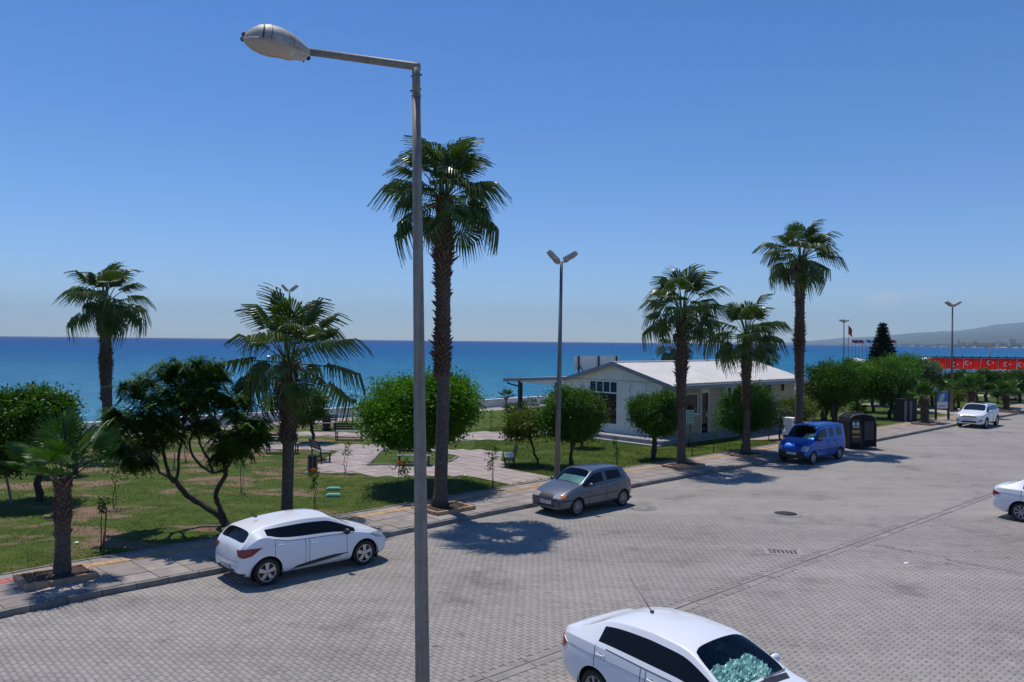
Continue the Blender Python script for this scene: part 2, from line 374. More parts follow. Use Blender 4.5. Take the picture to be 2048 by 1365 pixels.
def seamat():
    mt, n, b = nmat('sea'); v = coord(n)
    sx = n.nodes.new('ShaderNodeSeparateXYZ'); n.links.new(v, sx.inputs[0])
    ln = n.nodes.new('ShaderNodeVectorMath'); ln.operation = 'DOT_PRODUCT'; n.links.new(v, ln.inputs[0])
    ln.inputs[1].default_value = (-.68, .733, 0)
    lg = n.nodes.new('ShaderNodeMath'); lg.operation = 'LOGARITHM'; lg.inputs[1].default_value = 10; n.links.new(ln.outputs['Value'], lg.inputs[0])
    mp = n.nodes.new('ShaderNodeMapping'); mp.inputs['Scale'].default_value = (.004, .010, 1); mp.inputs['Rotation'].default_value = (0, 0, 0)
    n.links.new(v, mp.inputs[0])
    wob = n.nodes.new('ShaderNodeMath'); wob.operation = 'MULTIPLY_ADD'; n.links.new(noise(n, mp.outputs[0], 1, 4), wob.inputs[0])
    wob.inputs[1].default_value = .35; n.links.new(lg.outputs[0], wob.inputs[2])
    sc = n.nodes.new('ShaderNodeMapRange'); n.links.new(wob.outputs[0], sc.inputs[0]); sc.inputs[1].default_value = 1.7; sc.inputs[2].default_value = 4.0
    cc = ramp(n, sc.outputs[0], ((0, (.030, .21, .29)), (.28, (.014, .145, .26)), (.50, (.006, .088, .235)), (.8, (.003, .045, .19)), (1, (.001, .026, .15))))
    m3 = n.nodes.new('ShaderNodeMapping'); m3.inputs['Scale'].default_value = (.12, .5, 1); m3.inputs['Rotation'].default_value = (0, 0, R_(10)); n.links.new(v, m3.inputs[0])
    cc = mix(n, 1, cc, ramp(n, noise(n, m3.outputs[0], 1.0, 8, .75), ((.33, (.45, .60, .70)), (.55, (1.0, 1.0, 1.0)), (.72, (1.9, 1.5, 1.35)))), 'MULTIPLY')  # light and dark of the waves painted into the base colour
    n.links.new(cc, b.inputs['Base Color']); b.inputs['Roughness'].default_value = .22
    b.inputs['Specular IOR Level'].default_value = .2
    m2 = n.nodes.new('ShaderNodeMapping'); m2.inputs['Scale'].default_value = (.5, 1.3, 1); m2.inputs['Rotation'].default_value = (0, 0, R_(8)); n.links.new(v, m2.inputs[0])
    h = mix(n, .35, noise(n, m2.outputs[0], .55, 6, .62), noise(n, m2.outputs[0], .07, 4, .6))
    bn = bump(n, b, h, .9, 1.1)
    df = n.nodes.new('ShaderNodeBsdfDiffuse'); gl = n.nodes.new('ShaderNodeBsdfGlossy'); gl.inputs['Roughness'].default_value = .22
    gl.inputs[0].default_value = (.75, .88, 1, 1); n.links.new(cc, df.inputs[0]); n.links.new(bn.outputs[0], gl.inputs['Normal']); n.links.new(bn.outputs[0], df.inputs['Normal'])
    ms = n.nodes.new('ShaderNodeMixShader'); ms.inputs[0].default_value = .10; n.links.new(df.outputs[0], ms.inputs[1]); n.links.new(gl.outputs[0], ms.inputs[2])
    n.links.new(ms.outputs[0], n.nodes['Material Output'].inputs[0]); return mt
M['sea'] = seamat()
M['hill'] = simple('hill', (.055, .075, .05), .95, var=.45, scale=.0022)
M['town'] = simple('town', (.45, .42, .40), .9, var=.3, scale=.01)
M['shoretrees'] = simple('shoretrees', (.03, .045, .02), .95, var=.4, scale=.02)
M['sand'] = simple('sand', (.42, .36, .28), .95, var=.1, scale=.5)
M['rock'] = simple('rock', (.24, .22, .2), .9, var=.3, scale=1.5, bumps=.8, bscale=4)

# ------------------------------------------------------------------ kerb line coordinates
RD = Vector((.733, .680, 0)); PD = Vector((-.680, .733, 0)); RANG = math.atan2(.680, .733)
kp = [at(0, 1237), at(200, 1193), at(438, 1147.5), at(715, 1087), at(1000, 1027), at(1300, 969.5), at(1553, 923.5), at(1903, 854), at(2048, 827)]
kp = [kp[0] - RD * 60] + kp + [kp[-1] + (kp[-1] - kp[0]).normalized() * 40, kp[-1] + (kp[-1] - kp[0]).normalized() * 420]
KX = np.array([[p.x, p.y] for p in kp]); KS = np.concatenate([[0], np.cumsum(np.linalg.norm(np.diff(KX, axis=0), axis=1))])
tang = np.gradient(KX, KS, axis=0); tang /= np.linalg.norm(tang, axis=1)[:, None]
KS0 = KS[1]                                            # s = 0 at photo's left edge
def sd(s, d, z=0.0):
    s = s + KS0
    x = np.interp(s, KS, KX[:, 0]); y = np.interp(s, KS, KX[:, 1])
    tx = np.interp(s, KS, tang[:, 0]); ty = np.interp(s, KS, tang[:, 1]); l = math.hypot(tx, ty)
    return Vector((x - ty / l * d, y + tx / l * d, z))
def strip(name, s0, s1, d0, d1, z, mat, parent=None, step=4.0, kind='structure', z0=None):
    n = max(2, int((s1 - s0) / step) + 1); mb = MB(); ss = np.linspace(s0, s1, n)
    vs = []
    for s in ss: vs += [sd(s, d0, z), sd(s, d1, z)]
    mb.add(vs, [(2 * i, 2 * i + 2, 2 * i + 3, 2 * i + 1) for i in range(n - 1)])
    if z0 is not None:
        for k, (dd, fl) in enumerate(((d0, 0), (d1, 1))):
            vv = []
            for s in ss: vv += [sd(s, dd, z0), sd(s, dd, z)]
            mb.add(vv, [(2 * i, 2 * i + 2, 2 * i + 3, 2 * i + 1) if not fl else (2 * i + 1, 2 * i + 3, 2 * i + 2, 2 * i) for i in range(n - 1)])
    o = mb.build(name, mat, parent)
    if parent is None: o['kind'] = kind
    return o
# ------------------------------------------------------------------ setting: sea, hills, land
sea = MB().add([(-17000, -300, -2.5), (17000, -300, -2.5), (17000, 16000, -2.5), (-17000, 16000, -2.5)], [(0, 1, 2, 3)]).build('sea', M['sea'])
sea['kind'] = 'structure'
# far coast and hills across the bay
def shoreY(u):
    return float(np.interp(u, [.30, .36, .42, .47, .52, .58, .65, .8], [12500, 11500, 9800, 7600, 5600, 4600, 3900, 3300]))
def hillH(u):
    return float(np.interp(u, [.28, .34, .38, .424, .47, .52, .57, .62, .66, .8], [0, .0018, .0048, .0088, .0125, .0175, .0205, .0255, .0285, .033]))
us = np.linspace(.30, .86, 150); ds = np.linspace(0, 1, 40)
V = []; rng = np.random.RandomState(3)
ph = rng.rand(8, 3) * 6.28
def fbm(x, y):
    t = 0
    for k in range(8):
        fq = 1.9 ** k
        t += math.sin(x * fq * 1.3 + ph[k, 0] + math.sin(y * fq * .9 + ph[k, 1])) * math.cos(y * fq * 1.1 + ph[k, 2] + x * fq * .4) / 1.7 ** k
    return t
for u in us:
    y0 = shoreY(u)
    for d in ds:
        Y = y0 + d * (15600 - y0)
        prof = d ** 1.15
        h = hillH(u) * 15600 * prof * (1 + .08 * fbm(u * 16, d * 3)) if d > 0 else 0
        h += 10 * max(0, fbm(u * 60, d * 9)) * min(1, d * 12)
        V.append((u * Y, Y, -2.6 + h + (1.2 if d > 0 else 0)))
nd = len(ds)
Fq = [(i * nd + j, (i + 1) * nd + j, (i + 1) * nd + j + 1, i * nd + j + 1) for i in range(len(us) - 1) for j in range(nd - 1)]
hl = link('hills', npmesh('hills', V, Fq, True), None, M['hill']); hl['kind'] = 'structure'
# beach line, trees and town on the far shore
mb = MB(); mt_ = MB(); ms_ = MB()
for i in range(520):
    u = .40 + .44 * rng.rand() ** .8; y0 = shoreY(u); Y = y0 + 30 + 500 * rng.rand() ** 2
    h = (4 + 10 * rng.rand()) * (1.6 if u > .56 else .9); wd = 12 + 45 * rng.rand()
    gz = -1.6 + hillH(u) * 15600 * ((Y - y0) / (15600 - y0)) ** 1.15
    x = u * Y
    if i % 3 == 0:
        hh = h * (2.0 if rng.rand() < .25 and u > .55 else .9)
        mt_.box((x - wd * .3, Y, gz), (x + wd * .3, Y + 12, gz + hh))
    else:
        ms_.ball((x, Y - 10, gz + h * .2), 1, 7, 4, (wd, 14, h))
o = mt_.build('distant_town', M['town']); tag(o, 'pale strip of town buildings along the far shore of the bay', 'town', kind='stuff')
o = ms_.build('distant_woods', M['shoretrees']); tag(o, 'dark line of trees along the far shore of the bay', 'woods', kind='stuff')
mb = MB()
uu = np.linspace(.42, .86, 60)
vs = []
for u in uu: y0 = shoreY(u); vs += [(u * (y0 - 25), y0 - 25, -2.45), (u * (y0 + 40), y0 + 40, 1.2)]
mb.add(vs, [(2 * i, 2 * i + 2, 2 * i + 3, 2 * i + 1) for i in range(59)])
o = mb.build('beach', M['sand']); o['kind'] = 'structure'

SW = 30.6                                              # seawall offset from kerb
strip('ground', -60, 420, -60, SW + 1.5, -.03, M['jointsand'], step=10)
strip('shore_rocks', -60, 420, SW + .5, SW + 7, -1.6, M['rock'], step=10)
mb = MB(); n = 49; vs = []
for s in np.linspace(-60, 420, n): vs += [sd(s, SW + .35, .05), sd(s, SW + 8, -3.2)]
mb.add(vs, [(2 * i, 2 * i + 2, 2 * i + 3, 2 * i + 1) for i in range(n - 1)]); mb.build('embankment', M['rock'])['kind'] = 'structure'
road = strip('road', -60, 420, -60, .0, -.008, M['road'], step=3)
lawn = strip('lawn', -60, 420, 2.9, SW - 2.4, .10, M['grass'], step=3)
side = strip('sidewalk', -60, 420, .12, 2.9, .118, M['slab_dark'], step=3)
prom = strip('promenade', -60, 420, SW - 2.4, SW, .105, M['pathslab'], step=3)

# --- zigzag interlocking blocks of the road near the camera: top faces + sides
L, W = .225, .1125; AMP = .013; GAP = .0022
def zz(x):                                            # triangular wave, period L/2
    t = (x / (L / 2)) % 1.0
    return AMP * (1 - abs(2 * t - 1) * 2)
org = sd(0, 0)
# block frame: long axis along PD (across the road), rows along RD
def in_view(p, far):
    if p[1] < 9.4 or p[1] > far: return False
    u = p[0] / p[1]
    return -.75 < u < .75
FAR = 25.5
base_x = np.array([GAP, L * .25, L * .5, L * .75, L - GAP])
tmpl = []
for off in (0, L / 2):
    bot = [(x, zz(x + off) + GAP) for x in base_x]; top = [(x, zz(x + off) + W - GAP) for x in base_x[::-1]]
    tmpl.append(np.array(bot + top))
centres = []
# candidate rows
for r in range(-260, 330):
    # s along RD = r*W ; long coordinate along -PD from kerb
    for c in range(0, 150):
        off = (L / 2) if r % 2 else 0
        ax = c * L + off; ay = r * W
        X = org.x + RD.x * ay - PD.x * ax; Y = org.y + RD.y * ay - PD.y * ax
        if in_view((X, Y), FAR): centres.append((X, Y, ax, ay, r % 2))
centres = np.array(centres)
# drop those on the pavement side of the real kerb, in the drain channel and its branch
CHA = at(1440, 1187); CHB = at(1951, 1000); cdir = (CHB - CHA).normalized(); cn = Vector((-cdir.y, cdir.x, 0))
BRA = at(1737, 1086); BRB = at(2048, 1150); bdir = (BRB - BRA).normalized(); bn_ = Vector((-bdir.y, bdir.x, 0))
P2 = centres[:, :2] + np.array([RD.x, RD.y]) * W / 2 - np.array([PD.x, PD.y]) * L / 2
dk = np.full(len(P2), 1e9)
for i in range(len(KX) - 1):
    a, b = KX[i], KX[i + 1]; t = np.clip(((P2 - a) @ (b - a)) / ((b - a) @ (b - a)), 0, 1)
    q = P2 - (a + t[:, None] * (b - a)); dd = np.linalg.norm(q, axis=1)
    sg = np.sign((b - a)[0] * q[:, 1] - (b - a)[1] * q[:, 0]); m_ = dd < np.abs(dk); dk[m_] = (dd * sg)[m_]
cc_ = (P2 - np.array([CHA.x, CHA.y])) @ np.array([cn.x, cn.y])
bb_ = (P2 - np.array([BRA.x, BRA.y])) @ np.array([bn_.x, bn_.y]); bl_ = (P2 - np.array([BRA.x, BRA.y])) @ np.array([bdir.x, bdir.y])
keep = (dk < -.12) & (np.abs(cc_) > .22) & ~((np.abs(bb_) < .11) & (bl_ > 0))
centres = centres[keep]
order = np.argsort(np.hypot(centres[:, 0], centres[:, 1])); centres = centres[order]
def block_geo(rows, single=False):
    V = []; nb = len(rows); rg = np.random.RandomState(11)
    A = np.zeros((nb, 20, 3), np.float32)
    dz = rg.normal(0, .0012, nb); tx = rg.normal(0, .003, nb); ty = rg.normal(0, .003, nb); jx = rg.normal(0, .0012, nb); ja = rg.normal(0, .006, nb)
    par = rows[:, 4].astype(int)
    T = np.stack(tmpl)[par]                          # nb,10,2
    cx = L / 2; cy = W / 2
    lx = T[:, :, 0] - cx; ly = T[:, :, 1] - cy
    lx2 = lx - ly * ja[:, None]; ly2 = ly + lx * ja[:, None]
    lx, ly = lx2 + cx + jx[:, None], ly2 + cy
    for k, zo in ((0, 0.0), (1, -.008)):
        X = rows[:, 0, None] + RD.x * ly - PD.x * lx; Y = rows[:, 1, None] + RD.y * ly - PD.y * lx
        Z = zo + .002 + dz[:, None] + tx[:, None] * (lx - cx) + ty[:, None] * (ly - cy) if k == 0 else np.full_like(X, zo)
        A[:, k * 10:(k + 1) * 10, 0] = X; A[:, k * 10:(k + 1) * 10, 1] = Y; A[:, k * 10:(k + 1) * 10, 2] = Z
    return A
A = block_geo(centres)
NB = len(A); print('blocks', NB)
def blocks_obj(name, A, parent, seed):
    nb = len(A); me = bpy.data.meshes.new(name)
    V = A.reshape(-1, 3)
    me.vertices.add(len(V)); me.vertices.foreach_set('co', V.ravel())
    b = (np.arange(nb) * 20)[:, None]
    # winding of the top face must point up: frame (RD, -PD) is right-handed? handled by order
    quads = [(i, i + 1, 8 - i, 9 - i) for i in range(4)] + [(k, k + 10, (k + 1) % 10 + 10, (k + 1) % 10) for k in range(10)]
    Fq = (b[:, :, None] + np.array(quads)[None]).reshape(-1, 4)
    Fq[:, :] = Fq[:, ::-1]
    m_ = len(Fq)
    me.loops.add(m_ * 4); me.loops.foreach_set('vertex_index', Fq.ravel().astype(np.int32))
    me.polygons.add(m_); me.polygons.foreach_set('loop_start', np.arange(0, m_ * 4, 4, dtype=np.int32))
    me.update(calc_edges=True)
    at_ = me.attributes.new('tone', 'FLOAT', 'POINT')
    tn = np.repeat(np.random.RandomState(seed).normal(1, .045, nb).clip(.82, 1.13), 20).astype(np.float32)
    at_.data.foreach_set('value', tn)
    return link(name, me, parent, M['block'])
NP = 290
for i in range(min(NP, NB)): 
    blocks_obj('paving_block', A[i:i + 1], road, i)
o = blocks_obj('paving_blocks', A[NP:], road, 5); o['kind'] = 'stuff'

# --- drain channel, branch, manholes, grate
mb = MB()
def ribbon(mb, a, d, nrm, l0, l1, w0, w1, z, seg=1):
    a = Vector(a)
    q = [a + d * l0 + nrm * w0, a + d * l1 + nrm * w0, a + d * l1 + nrm * w1, a + d * l0 + nrm * w1]
    lo = [(p.x, p.y, -.02) for p in q]; hi = [(p.x, p.y, z) for p in q]
    mb.add(lo + hi, [(4, 5, 6, 7), (0, 1, 5, 4), (1, 2, 6, 5), (2, 3, 7, 6), (3, 0, 4, 7)])
k = 0; l = -14.0
rr = random.Random(4)
while l < 40:
    for (w0, w1, zz_) in ((-.20, -.03, .004), (.03, .17, .005)):
        mb = MB(); ribbon(mb, CHA, cdir, cn, l + .012, l + .985, w0 + rr.uniform(-.006, .006), w1 + rr.uniform(-.006, .006), zz_ + rr.uniform(-.002, .003)); mb.build('channel_stone', M['channel'], road)
    l += 1.0
mb = MB(); ribbon(mb, CHA, cdir, cn, -14, 40, -.03, .03, -.010)
mb.build('channel_bed', M['jointsand'], road)
l = .2
while l < 12:
    mb = MB(); ribbon(mb, BRA, bdir, bn_, l, l + .98, -.09, .035, .003 + rr.uniform(-.002, .002)); mb.build('channel_stone', M['channel'], road); l += 1
def manhole(px, py, r, label, ringmat, cov):
    c = at(px, py); e = empty('manhole_cover', (c.x, c.y, 0), 0, label, 'manhole')
    MB().lathe([(r * 1.45, .0), (r * 1.42, .008), (r * 1.02, .009), (r * 1.02, .0)], 32).build('surround', ringmat, e)
    mb = MB().lathe([(r, .0), (r, .010), (0.001, .010)], 32)
    for a in range(-4, 5):
        for b in range(-4, 5):
            x, y = a * r / 5.2, b * r / 5.2
            if math.hypot(x, y) < r * .85: mb.box((x - .018, y - .018, .0101), (x + .018, y + .018, .0150))
    mb.build('lid', cov, e)
manhole(1572, 1028, .36, 'dark round iron manhole cover in the open roadway right of the grey hatchback', M['concrete'], M['castiron'])
manhole(1285, 1016, .33, 'pale dusty round manhole cover just behind the grey hatchback', M['kerb'], M['concrete'])
c = at(1566, 1104); e = empty('drain_grate', (c.x, c.y, 0), RANG - R_(52), 'rusty storm drain grate set in the road beside the long channel', 'drain grate')
MB().box((-.5, -.30, -.01), (.5, -.22, .006)).box((-.5, .22, -.01), (.5, .30, .006)).box((-.5, -.22, -.01), (-.4, .22, .006)).box((.4, -.22, -.01), (.5, .22, .006)).build('frame', M['concrete'], e)
for k in range(7): MB().box((-.36 + k * .11, -.2, -.006), (-.31 + k * .11, .2, .003)).build('bar', M['castiron'], e)

# --- kerb stones, slabs, tactile line
l = -3.0
while l < 78:
    q = [sd(l + .008, .0), sd(l + .70, .0), sd(l + .70, .13), sd(l + .008, .13)]
    h = .128 + rr.uniform(-.006, .004)
    MB().prism([(p.x, p.y) for p in q], -.02, h).build('kerb_stone', M['kerb'], side); l += .71
strip('kerb', 78, 420, 0, .13, .128, M['kerb'], z0=-.02)
rows = [(.15, .78), (.79, 1.42), (1.43, 2.06)]
for ri, (d0, d1) in enumerate(rows):
    l = -3 + ri * .0; n_ = 0
    while l < 66:
        ww = .78; q = [sd(l + .012, d0 + .008), sd(l + ww - .012, d0 + .008), sd(l + ww - .012, d1 - .008), sd(l + .012, d1 - .008)]
        if n_ % 2 == 0 and ri == 0 and rr.random() < .0: pass
        MB().prism([(p.x, p.y) for p in q], .10, .131 + rr.uniform(-.004, .004)).build('paving_slab', M['slab'], side)
        l += ww; n_ += 1
strip('slab_run', 66, 420, .15, 2.06, .131, M['slab'], parent=side)
l = -3.0
while l < 60:
    redd = l < 1.25; w_ = .34
    q = [sd(l + .006, 2.075), sd(l + w_ - .006, 2.075), sd(l + w_ - .006, 2.41), sd(l + .006, 2.41)]
    MB().prism([(p.x, p.y) for p in q], .10, .134 + rr.uniform(-.001, .002)).build('tactile_tile', M['tactile_red' if redd else 'tactile'], side); l += w_
strip('tactile_run', 60, 200, 2.075, 2.41, .133, M['tactile'], parent=side)
l = -3.0
while l < 66:
    q = [sd(l + .008, 2.43), sd(l + .79 - .008, 2.43), sd(l + .79 - .008, 2.78), sd(l + .008, 2.78)]
    MB().prism([(p.x, p.y) for p in q], .10, .131 + rr.uniform(-.003, .003)).build('edge_slab', M['slab'], side)
    q = [sd(l + .006, 2.80), sd(l + .79 - .006, 2.80), sd(l + .79 - .006, 2.90), sd(l + .006, 2.90)]
    MB().prism([(p.x, p.y) for p in q], .08, .150 + rr.uniform(-.004, .004)).build('edging_stone', M['kerb'], side)
    l += .79
strip('edge_run', 66, 300, 2.43, 2.9, .131, M['slab'], parent=side)

# --- park paths: pixel outlines in the photo give their plan, slabs are real pieces near the camera
def inpoly(pt, poly):
    x, y = pt; c = False; n = len(poly); j = n - 1
    for i in range(n):
        xi, yi = poly[i]; xj, yj = poly[j]
        if (yi > y) != (yj > y) and x < (xj - xi) * (y - yi) / (yj - yi) + xi: c = not c
        j = i
    return c
def px_poly(pts, z): return [(at(a, b, z).x, at(a, b, z).y) for a, b in pts]
PATHS = {
 'plaza': [(636, 946), (637, 927), (678, 902), (592, 899), (540, 903), (480, 905), (480, 892), (589, 888), (734, 890), (770, 893), (870, 899), (968, 901), (1005, 903), (1000, 938), (1040, 946), (1112, 960), (1098, 984), (1040, 975), (985, 961), (929, 952), (854, 951), (828, 953), (752, 953), (734, 947)],
 'cross': [(500, 876), (591, 864), (665, 864), (735, 868), (740, 879), (664, 871), (588, 873), (520, 884), (420, 890), (420, 878)],
 'east': [(850, 870), (952, 866), (1079, 858), (1110, 856), (1180, 858), (1082, 869), (1011, 880), (960, 880), (850, 884)],
 'house': [(1500, 872), (1520, 862), (1600, 852), (1690, 842), (1690, 850), (1600, 866), (1560, 872), (1600, 884), (1570, 893), (1545, 880), (1470, 880)],
 'garden': [(1722, 812), (1735, 811), (1800, 817), (1850, 826), (1905, 829), (1960, 832), (1960, 826), (1905, 822), (1850, 818), (1800, 811), (1750, 806), (1722, 808)],
 'far': [(1880, 792), (1960, 793), (2060, 800), (2200, 806), (2200, 799), (2060, 795), (1960, 789), (1880, 788)],
}
ISL = px_poly([(736, 931), (768, 899), (860, 903), (915, 914), (905, 922), (870, 932)], .11)
for nm, pts in PATHS.items():
    pl = px_poly(pts, .11); bm = bmesh.new(); vs = [bm.verts.new((x, y, .108)) for x, y in pl]; bm.faces.new(vs)
    bmesh.ops.triangulate(bm, faces=bm.faces[:]); bmesh.ops.recalc_face_normals(bm, faces=bm.faces[:])
    if bm.faces[:][0].normal.z < 0: bmesh.ops.reverse_faces(bm, faces=bm.faces[:])
    me = bpy.data.meshes.new('path'); bm.to_mesh(me); bm.free()
    pth = link('path', me, None, M['jointsand'] if nm in ('plaza', 'cross', 'east') else M['pathslab']); pth['kind'] = 'structure'
    if nm not in ('plaza', 'cross', 'east'): continue
    xs = [q[0] for q in pl]; ys = [q[1] for q in pl]; cx, cy = pl[0]
    g = .62 if nm == 'plaza' else .8; me = MB().box((.01, .01, 0), (g - .01, g - .01, .025)).mesh('path_slab'); me.materials.append(M['pathslab'])
    cnt = 0
    for i in range(-60, 60):
        for j in range(-60, 60):
            p = Vector((cx, cy, 0)) + RD * (i * g) + PD * (j * g)
            c = p + RD * g / 2 + PD * g / 2
            if not (min(xs) < c.x < max(xs) and min(ys) < c.y < max(ys)): continue
            if not inpoly((c.x, c.y), pl) or inpoly((c.x, c.y), ISL): continue
            if cnt >= 298: continue
            cnt += 1
            o = bpy.data.objects.new('path_slab', me); COL.objects.link(o); o.parent = pth
            o.location = (p.x, p.y, .098 + rr.uniform(-.003, .003)); o.rotation_euler = (rr.uniform(-.004, .004), rr.uniform(-.004, .004), RANG)
    print(nm, cnt)
bm = bmesh.new(); vs = [bm.verts.new((x, y, .128)) for x, y in ISL]; f = bm.faces.new(vs); f.normal_update()
if f.normal.z < 0: f.normal_flip()
me = bpy.data.meshes.new('lawn_island'); bm.to_mesh(me); bm.free(); link('lawn_island', me, None, M['grass'])['kind'] = 'structure'
# kerbing round the island
mb = MB()
for i in range(len(ISL)):
    a = Vector((*ISL[i], 0)); b = Vector((*ISL[(i + 1) % len(ISL)], 0)); d = (b - a); ll = d.length; d.normalize(); nn = Vector((-d.y, d.x, 0)) * .05
    t = 0
    while t < ll - .1:
        t2 = min(ll, t + .5); q = [a + d * (t + .01) + nn, a + d * t2 + nn, a + d * t2 - nn, a + d * (t + .01) - nn]
        mb = MB().prism([(p.x, p.y) for p in q[::-1]], .08, .17); e = mb.build('island_kerb', M['kerb'], bpy.data.objects['lawn_island']); t = t2

# --- sea wall
wall = empty('sea_wall', sd(-60, SW), 0, 'low white concrete sea wall along the promenade', 'wall')
strip('wall_face', -60, 420, SW, SW + .28, .72, M['whitewall'], parent=wall, z0=0.0)
strip('coping', -60, 420, SW - .03, SW + .31, .78, M['white'], parent=wall, z0=.72)
for nme in wall.children: nme.matrix_parent_inverse = wall.matrix_world.inverted() if False else Matrix.Translation(-wall.location)

# --- grass blades (uncountable)
def blades(name, n, s0, s1, d0, d1, h, mat, seed, label, dens=None):
    rg = np.random.RandomState(seed)
    ss = s0 + (s1 - s0) * rg.rand(n); dd = d0 + (d1 - d0) * rg.rand(n)
    x = np.interp(ss + KS0, KS, KX[:, 0]); y = np.interp(ss + KS0, KS, KX[:, 1])
    x = x + PD.x * dd; y = y + PD.y * dd
    cl = 1 + np.sin(x * 1.7 + np.sin(y * 1.3) * 2) + np.sin(y * 2.3 + np.cos(x * .9) * 2) + rg.normal(0, .7, n)
    ok = (cl > -.3) & ((x > -2) | (rg.rand(n) < .3))
    okp = np.ones(n, bool)
    for pts in (PATHS['plaza'], PATHS['cross'], PATHS['east'], PATHS['house'], PATHS['garden']):
        pl = np.array(px_poly(pts, .11)); c = np.zeros(n, bool); j = len(pl) - 1
        for i in range(len(pl)):
            xi, yi = pl[i]; xj, yj = pl[j]
            cr_ = ((yi > y) != (yj > y)) & (x < (xj - xi) * (y - yi) / (yj - yi + 1e-12) + xi); c ^= cr_; j = i
        okp &= ~c
    ok &= okp & (np.abs(x / np.maximum(y, 1)) < .72)
    x, y = x[ok], y[ok]; k = len(x); a = rg.rand(k) * 6.28; hh = h * (.5 + rg.rand(k)); ww = .012 + .012 * rg.rand(k)
    lean = rg.normal(0, .35, (k, 2)) * hh[:, None]
    V = np.zeros((k, 3, 3)); V[:, 0] = np.stack([x - np.cos(a) * ww, y - np.sin(a) * ww, np.full(k, .09)], 1)
    V[:, 1] = np.stack([x + np.cos(a) * ww, y + np.sin(a) * ww, np.full(k, .09)], 1)
    V[:, 2] = np.stack([x + lean[:, 0], y + lean[:, 1], .1 + hh], 1)
    o = link(name, npmesh(name, V.reshape(-1, 3), np.arange(3 * k).reshape(-1, 3)), None, mat)
    tag(o, label, 'grass', kind='stuff')
blades('grass_blades', 260000, -3, 45, 2.92, 19, .028, M['blade'], 1, 'short green lawn grass between sidewalk and promenade')
blades('dry_grass', 30000, -3, 22, 2.92, 14, .028, M['drygrass'], 2, 'dry straw coloured grass tufts on the left lawn')
# weeds and fallen leaves along the edges
rg = np.random.RandomState(9); V = []
for i in range(2600):
    s = -2 + 50 * rg.rand(); d = 2.9 + abs(rg.normal(0, .16)); c = sd(s, d, .12)
    a = rg.rand() * 6.28; r = .02 + .03 * rg.rand()
    V += [(c.x + r * math.cos(a), c.y + r * math.sin(a), .125 + rg.rand() * .03), (c.x - r * math.cos(a), c.y - r * math.sin(a), .125), (c.x + r * .5, c.y - r, .14 + .05 * rg.rand())]
o = link('verge_weeds', npmesh('verge_weeds', V, np.arange(len(V)).reshape(-1, 3)), None, M['drygrass']); tag(o, 'dry weeds and fallen leaves along the lawn edging', 'weeds', kind='stuff')
# ------------------------------------------------------------------ palms
def fan_frond(seed, pet=1.1, R=.95, nseg=26, droop=1.0, spread=150, young=False, dead=False):
    """a costapalmate frond: petiole curving out along +x and up, fan of pleated segments with hanging tips"""
    rg = random.Random(seed); mb = MB()
    # petiole
    pts = []; n = 6
    for i in range(n + 1):
        t = i / n; pts.append(Vector((pet * t, 0, -.16 * droop * pet * t * t)))
    mb.tube(pts, [.028 - .012 * i / n for i in range(n + 1)], 5)
    o_ = pts[-1]; slope = -.35 * droop
    ax = Vector((1, 0, slope)).normalized(); up = Vector((-slope, 0, 1)).normalized(); sd_ = Vector((0, 1, 0))
    for k in range(nseg):
        u = (k + .5) / nseg * 2 - 1; a = R_(spread) * u + R_(rg.uniform(-2, 2))
        lr = R * (1 - .28 * abs(u) ** 2) * rg.uniform(.9, 1.06)
        d0 = (ax * math.cos(a) + sd_ * math.sin(a)).normalized()
        # costa arching: central segments start further out
        st = o_ + ax * .12 * (1 - abs(u))
        half = R_(spread) / nseg * .9
        fold = .035
        P = []; free = rg.uniform(.60, .70)
        cup = (.22 if not young else .05) * abs(u)
        for j, t in enumerate((0.03, .35, free, free + .55 * (1 - free), 1.0)):
            r = lr * t
            g = -droop * .10 * (t ** 2) * lr - (droop * rg.uniform(.75, 1.15) * .95 * max(0, t - free) ** 1.25 * lr * 1.6) + cup * r * .5
            hang = max(0, t - free)
            q = st + d0 * (r if t < free else lr * (free + hang * (1 - .72 * min(1, droop)))) + up * (cup * r * .3) + Vector((0, 0, g - .35 * droop * hang * lr))
            wv = math.tan(half) * r if t <= free else math.tan(half) * lr * free * max(.06, (1 - (t - free) / (1 - free)) * .75)
            tw = d0.cross(up).normalized()
            P.append((q - tw * wv, q + up * fold * min(1, t * 3), q + tw * wv))
        base = []
        for a_, b_, c_ in P: base += [a_, b_, c_]
        fs = []
        for j in range(4): fs += [(3 * j, 3 * j + 3, 3 * j + 4, 3 * j + 1), (3 * j + 1, 3 * j + 4, 3 * j + 5, 3 * j + 2)]
        mb.add(base, fs, False)
    return mb.mesh('frond')
FR = {}
def fronds(kind):
    if kind in FR: return FR[kind]
    out = []
    for i in range(5):
        if kind == 'old': me = fan_frond(i + 1, 1.05, 1.0, 30, 1.15, 120)
        elif kind == 'young': me = fan_frond(i + 20, .95, .95, 36, .10, 125, True)
        elif kind == 'up': me = fan_frond(i + 40, 1.1, .98, 28, .85, 105)
        elif kind == 'dead': me = fan_frond(i + 60, .9, .8, 16, 1.4, 60)
        me.materials.append(M[{'old': 'frond', 'young': 'frond_young', 'up': 'frond', 'dead': 'frond_dead'}[kind]]); out.append(me)
    FR[kind] = out; return out
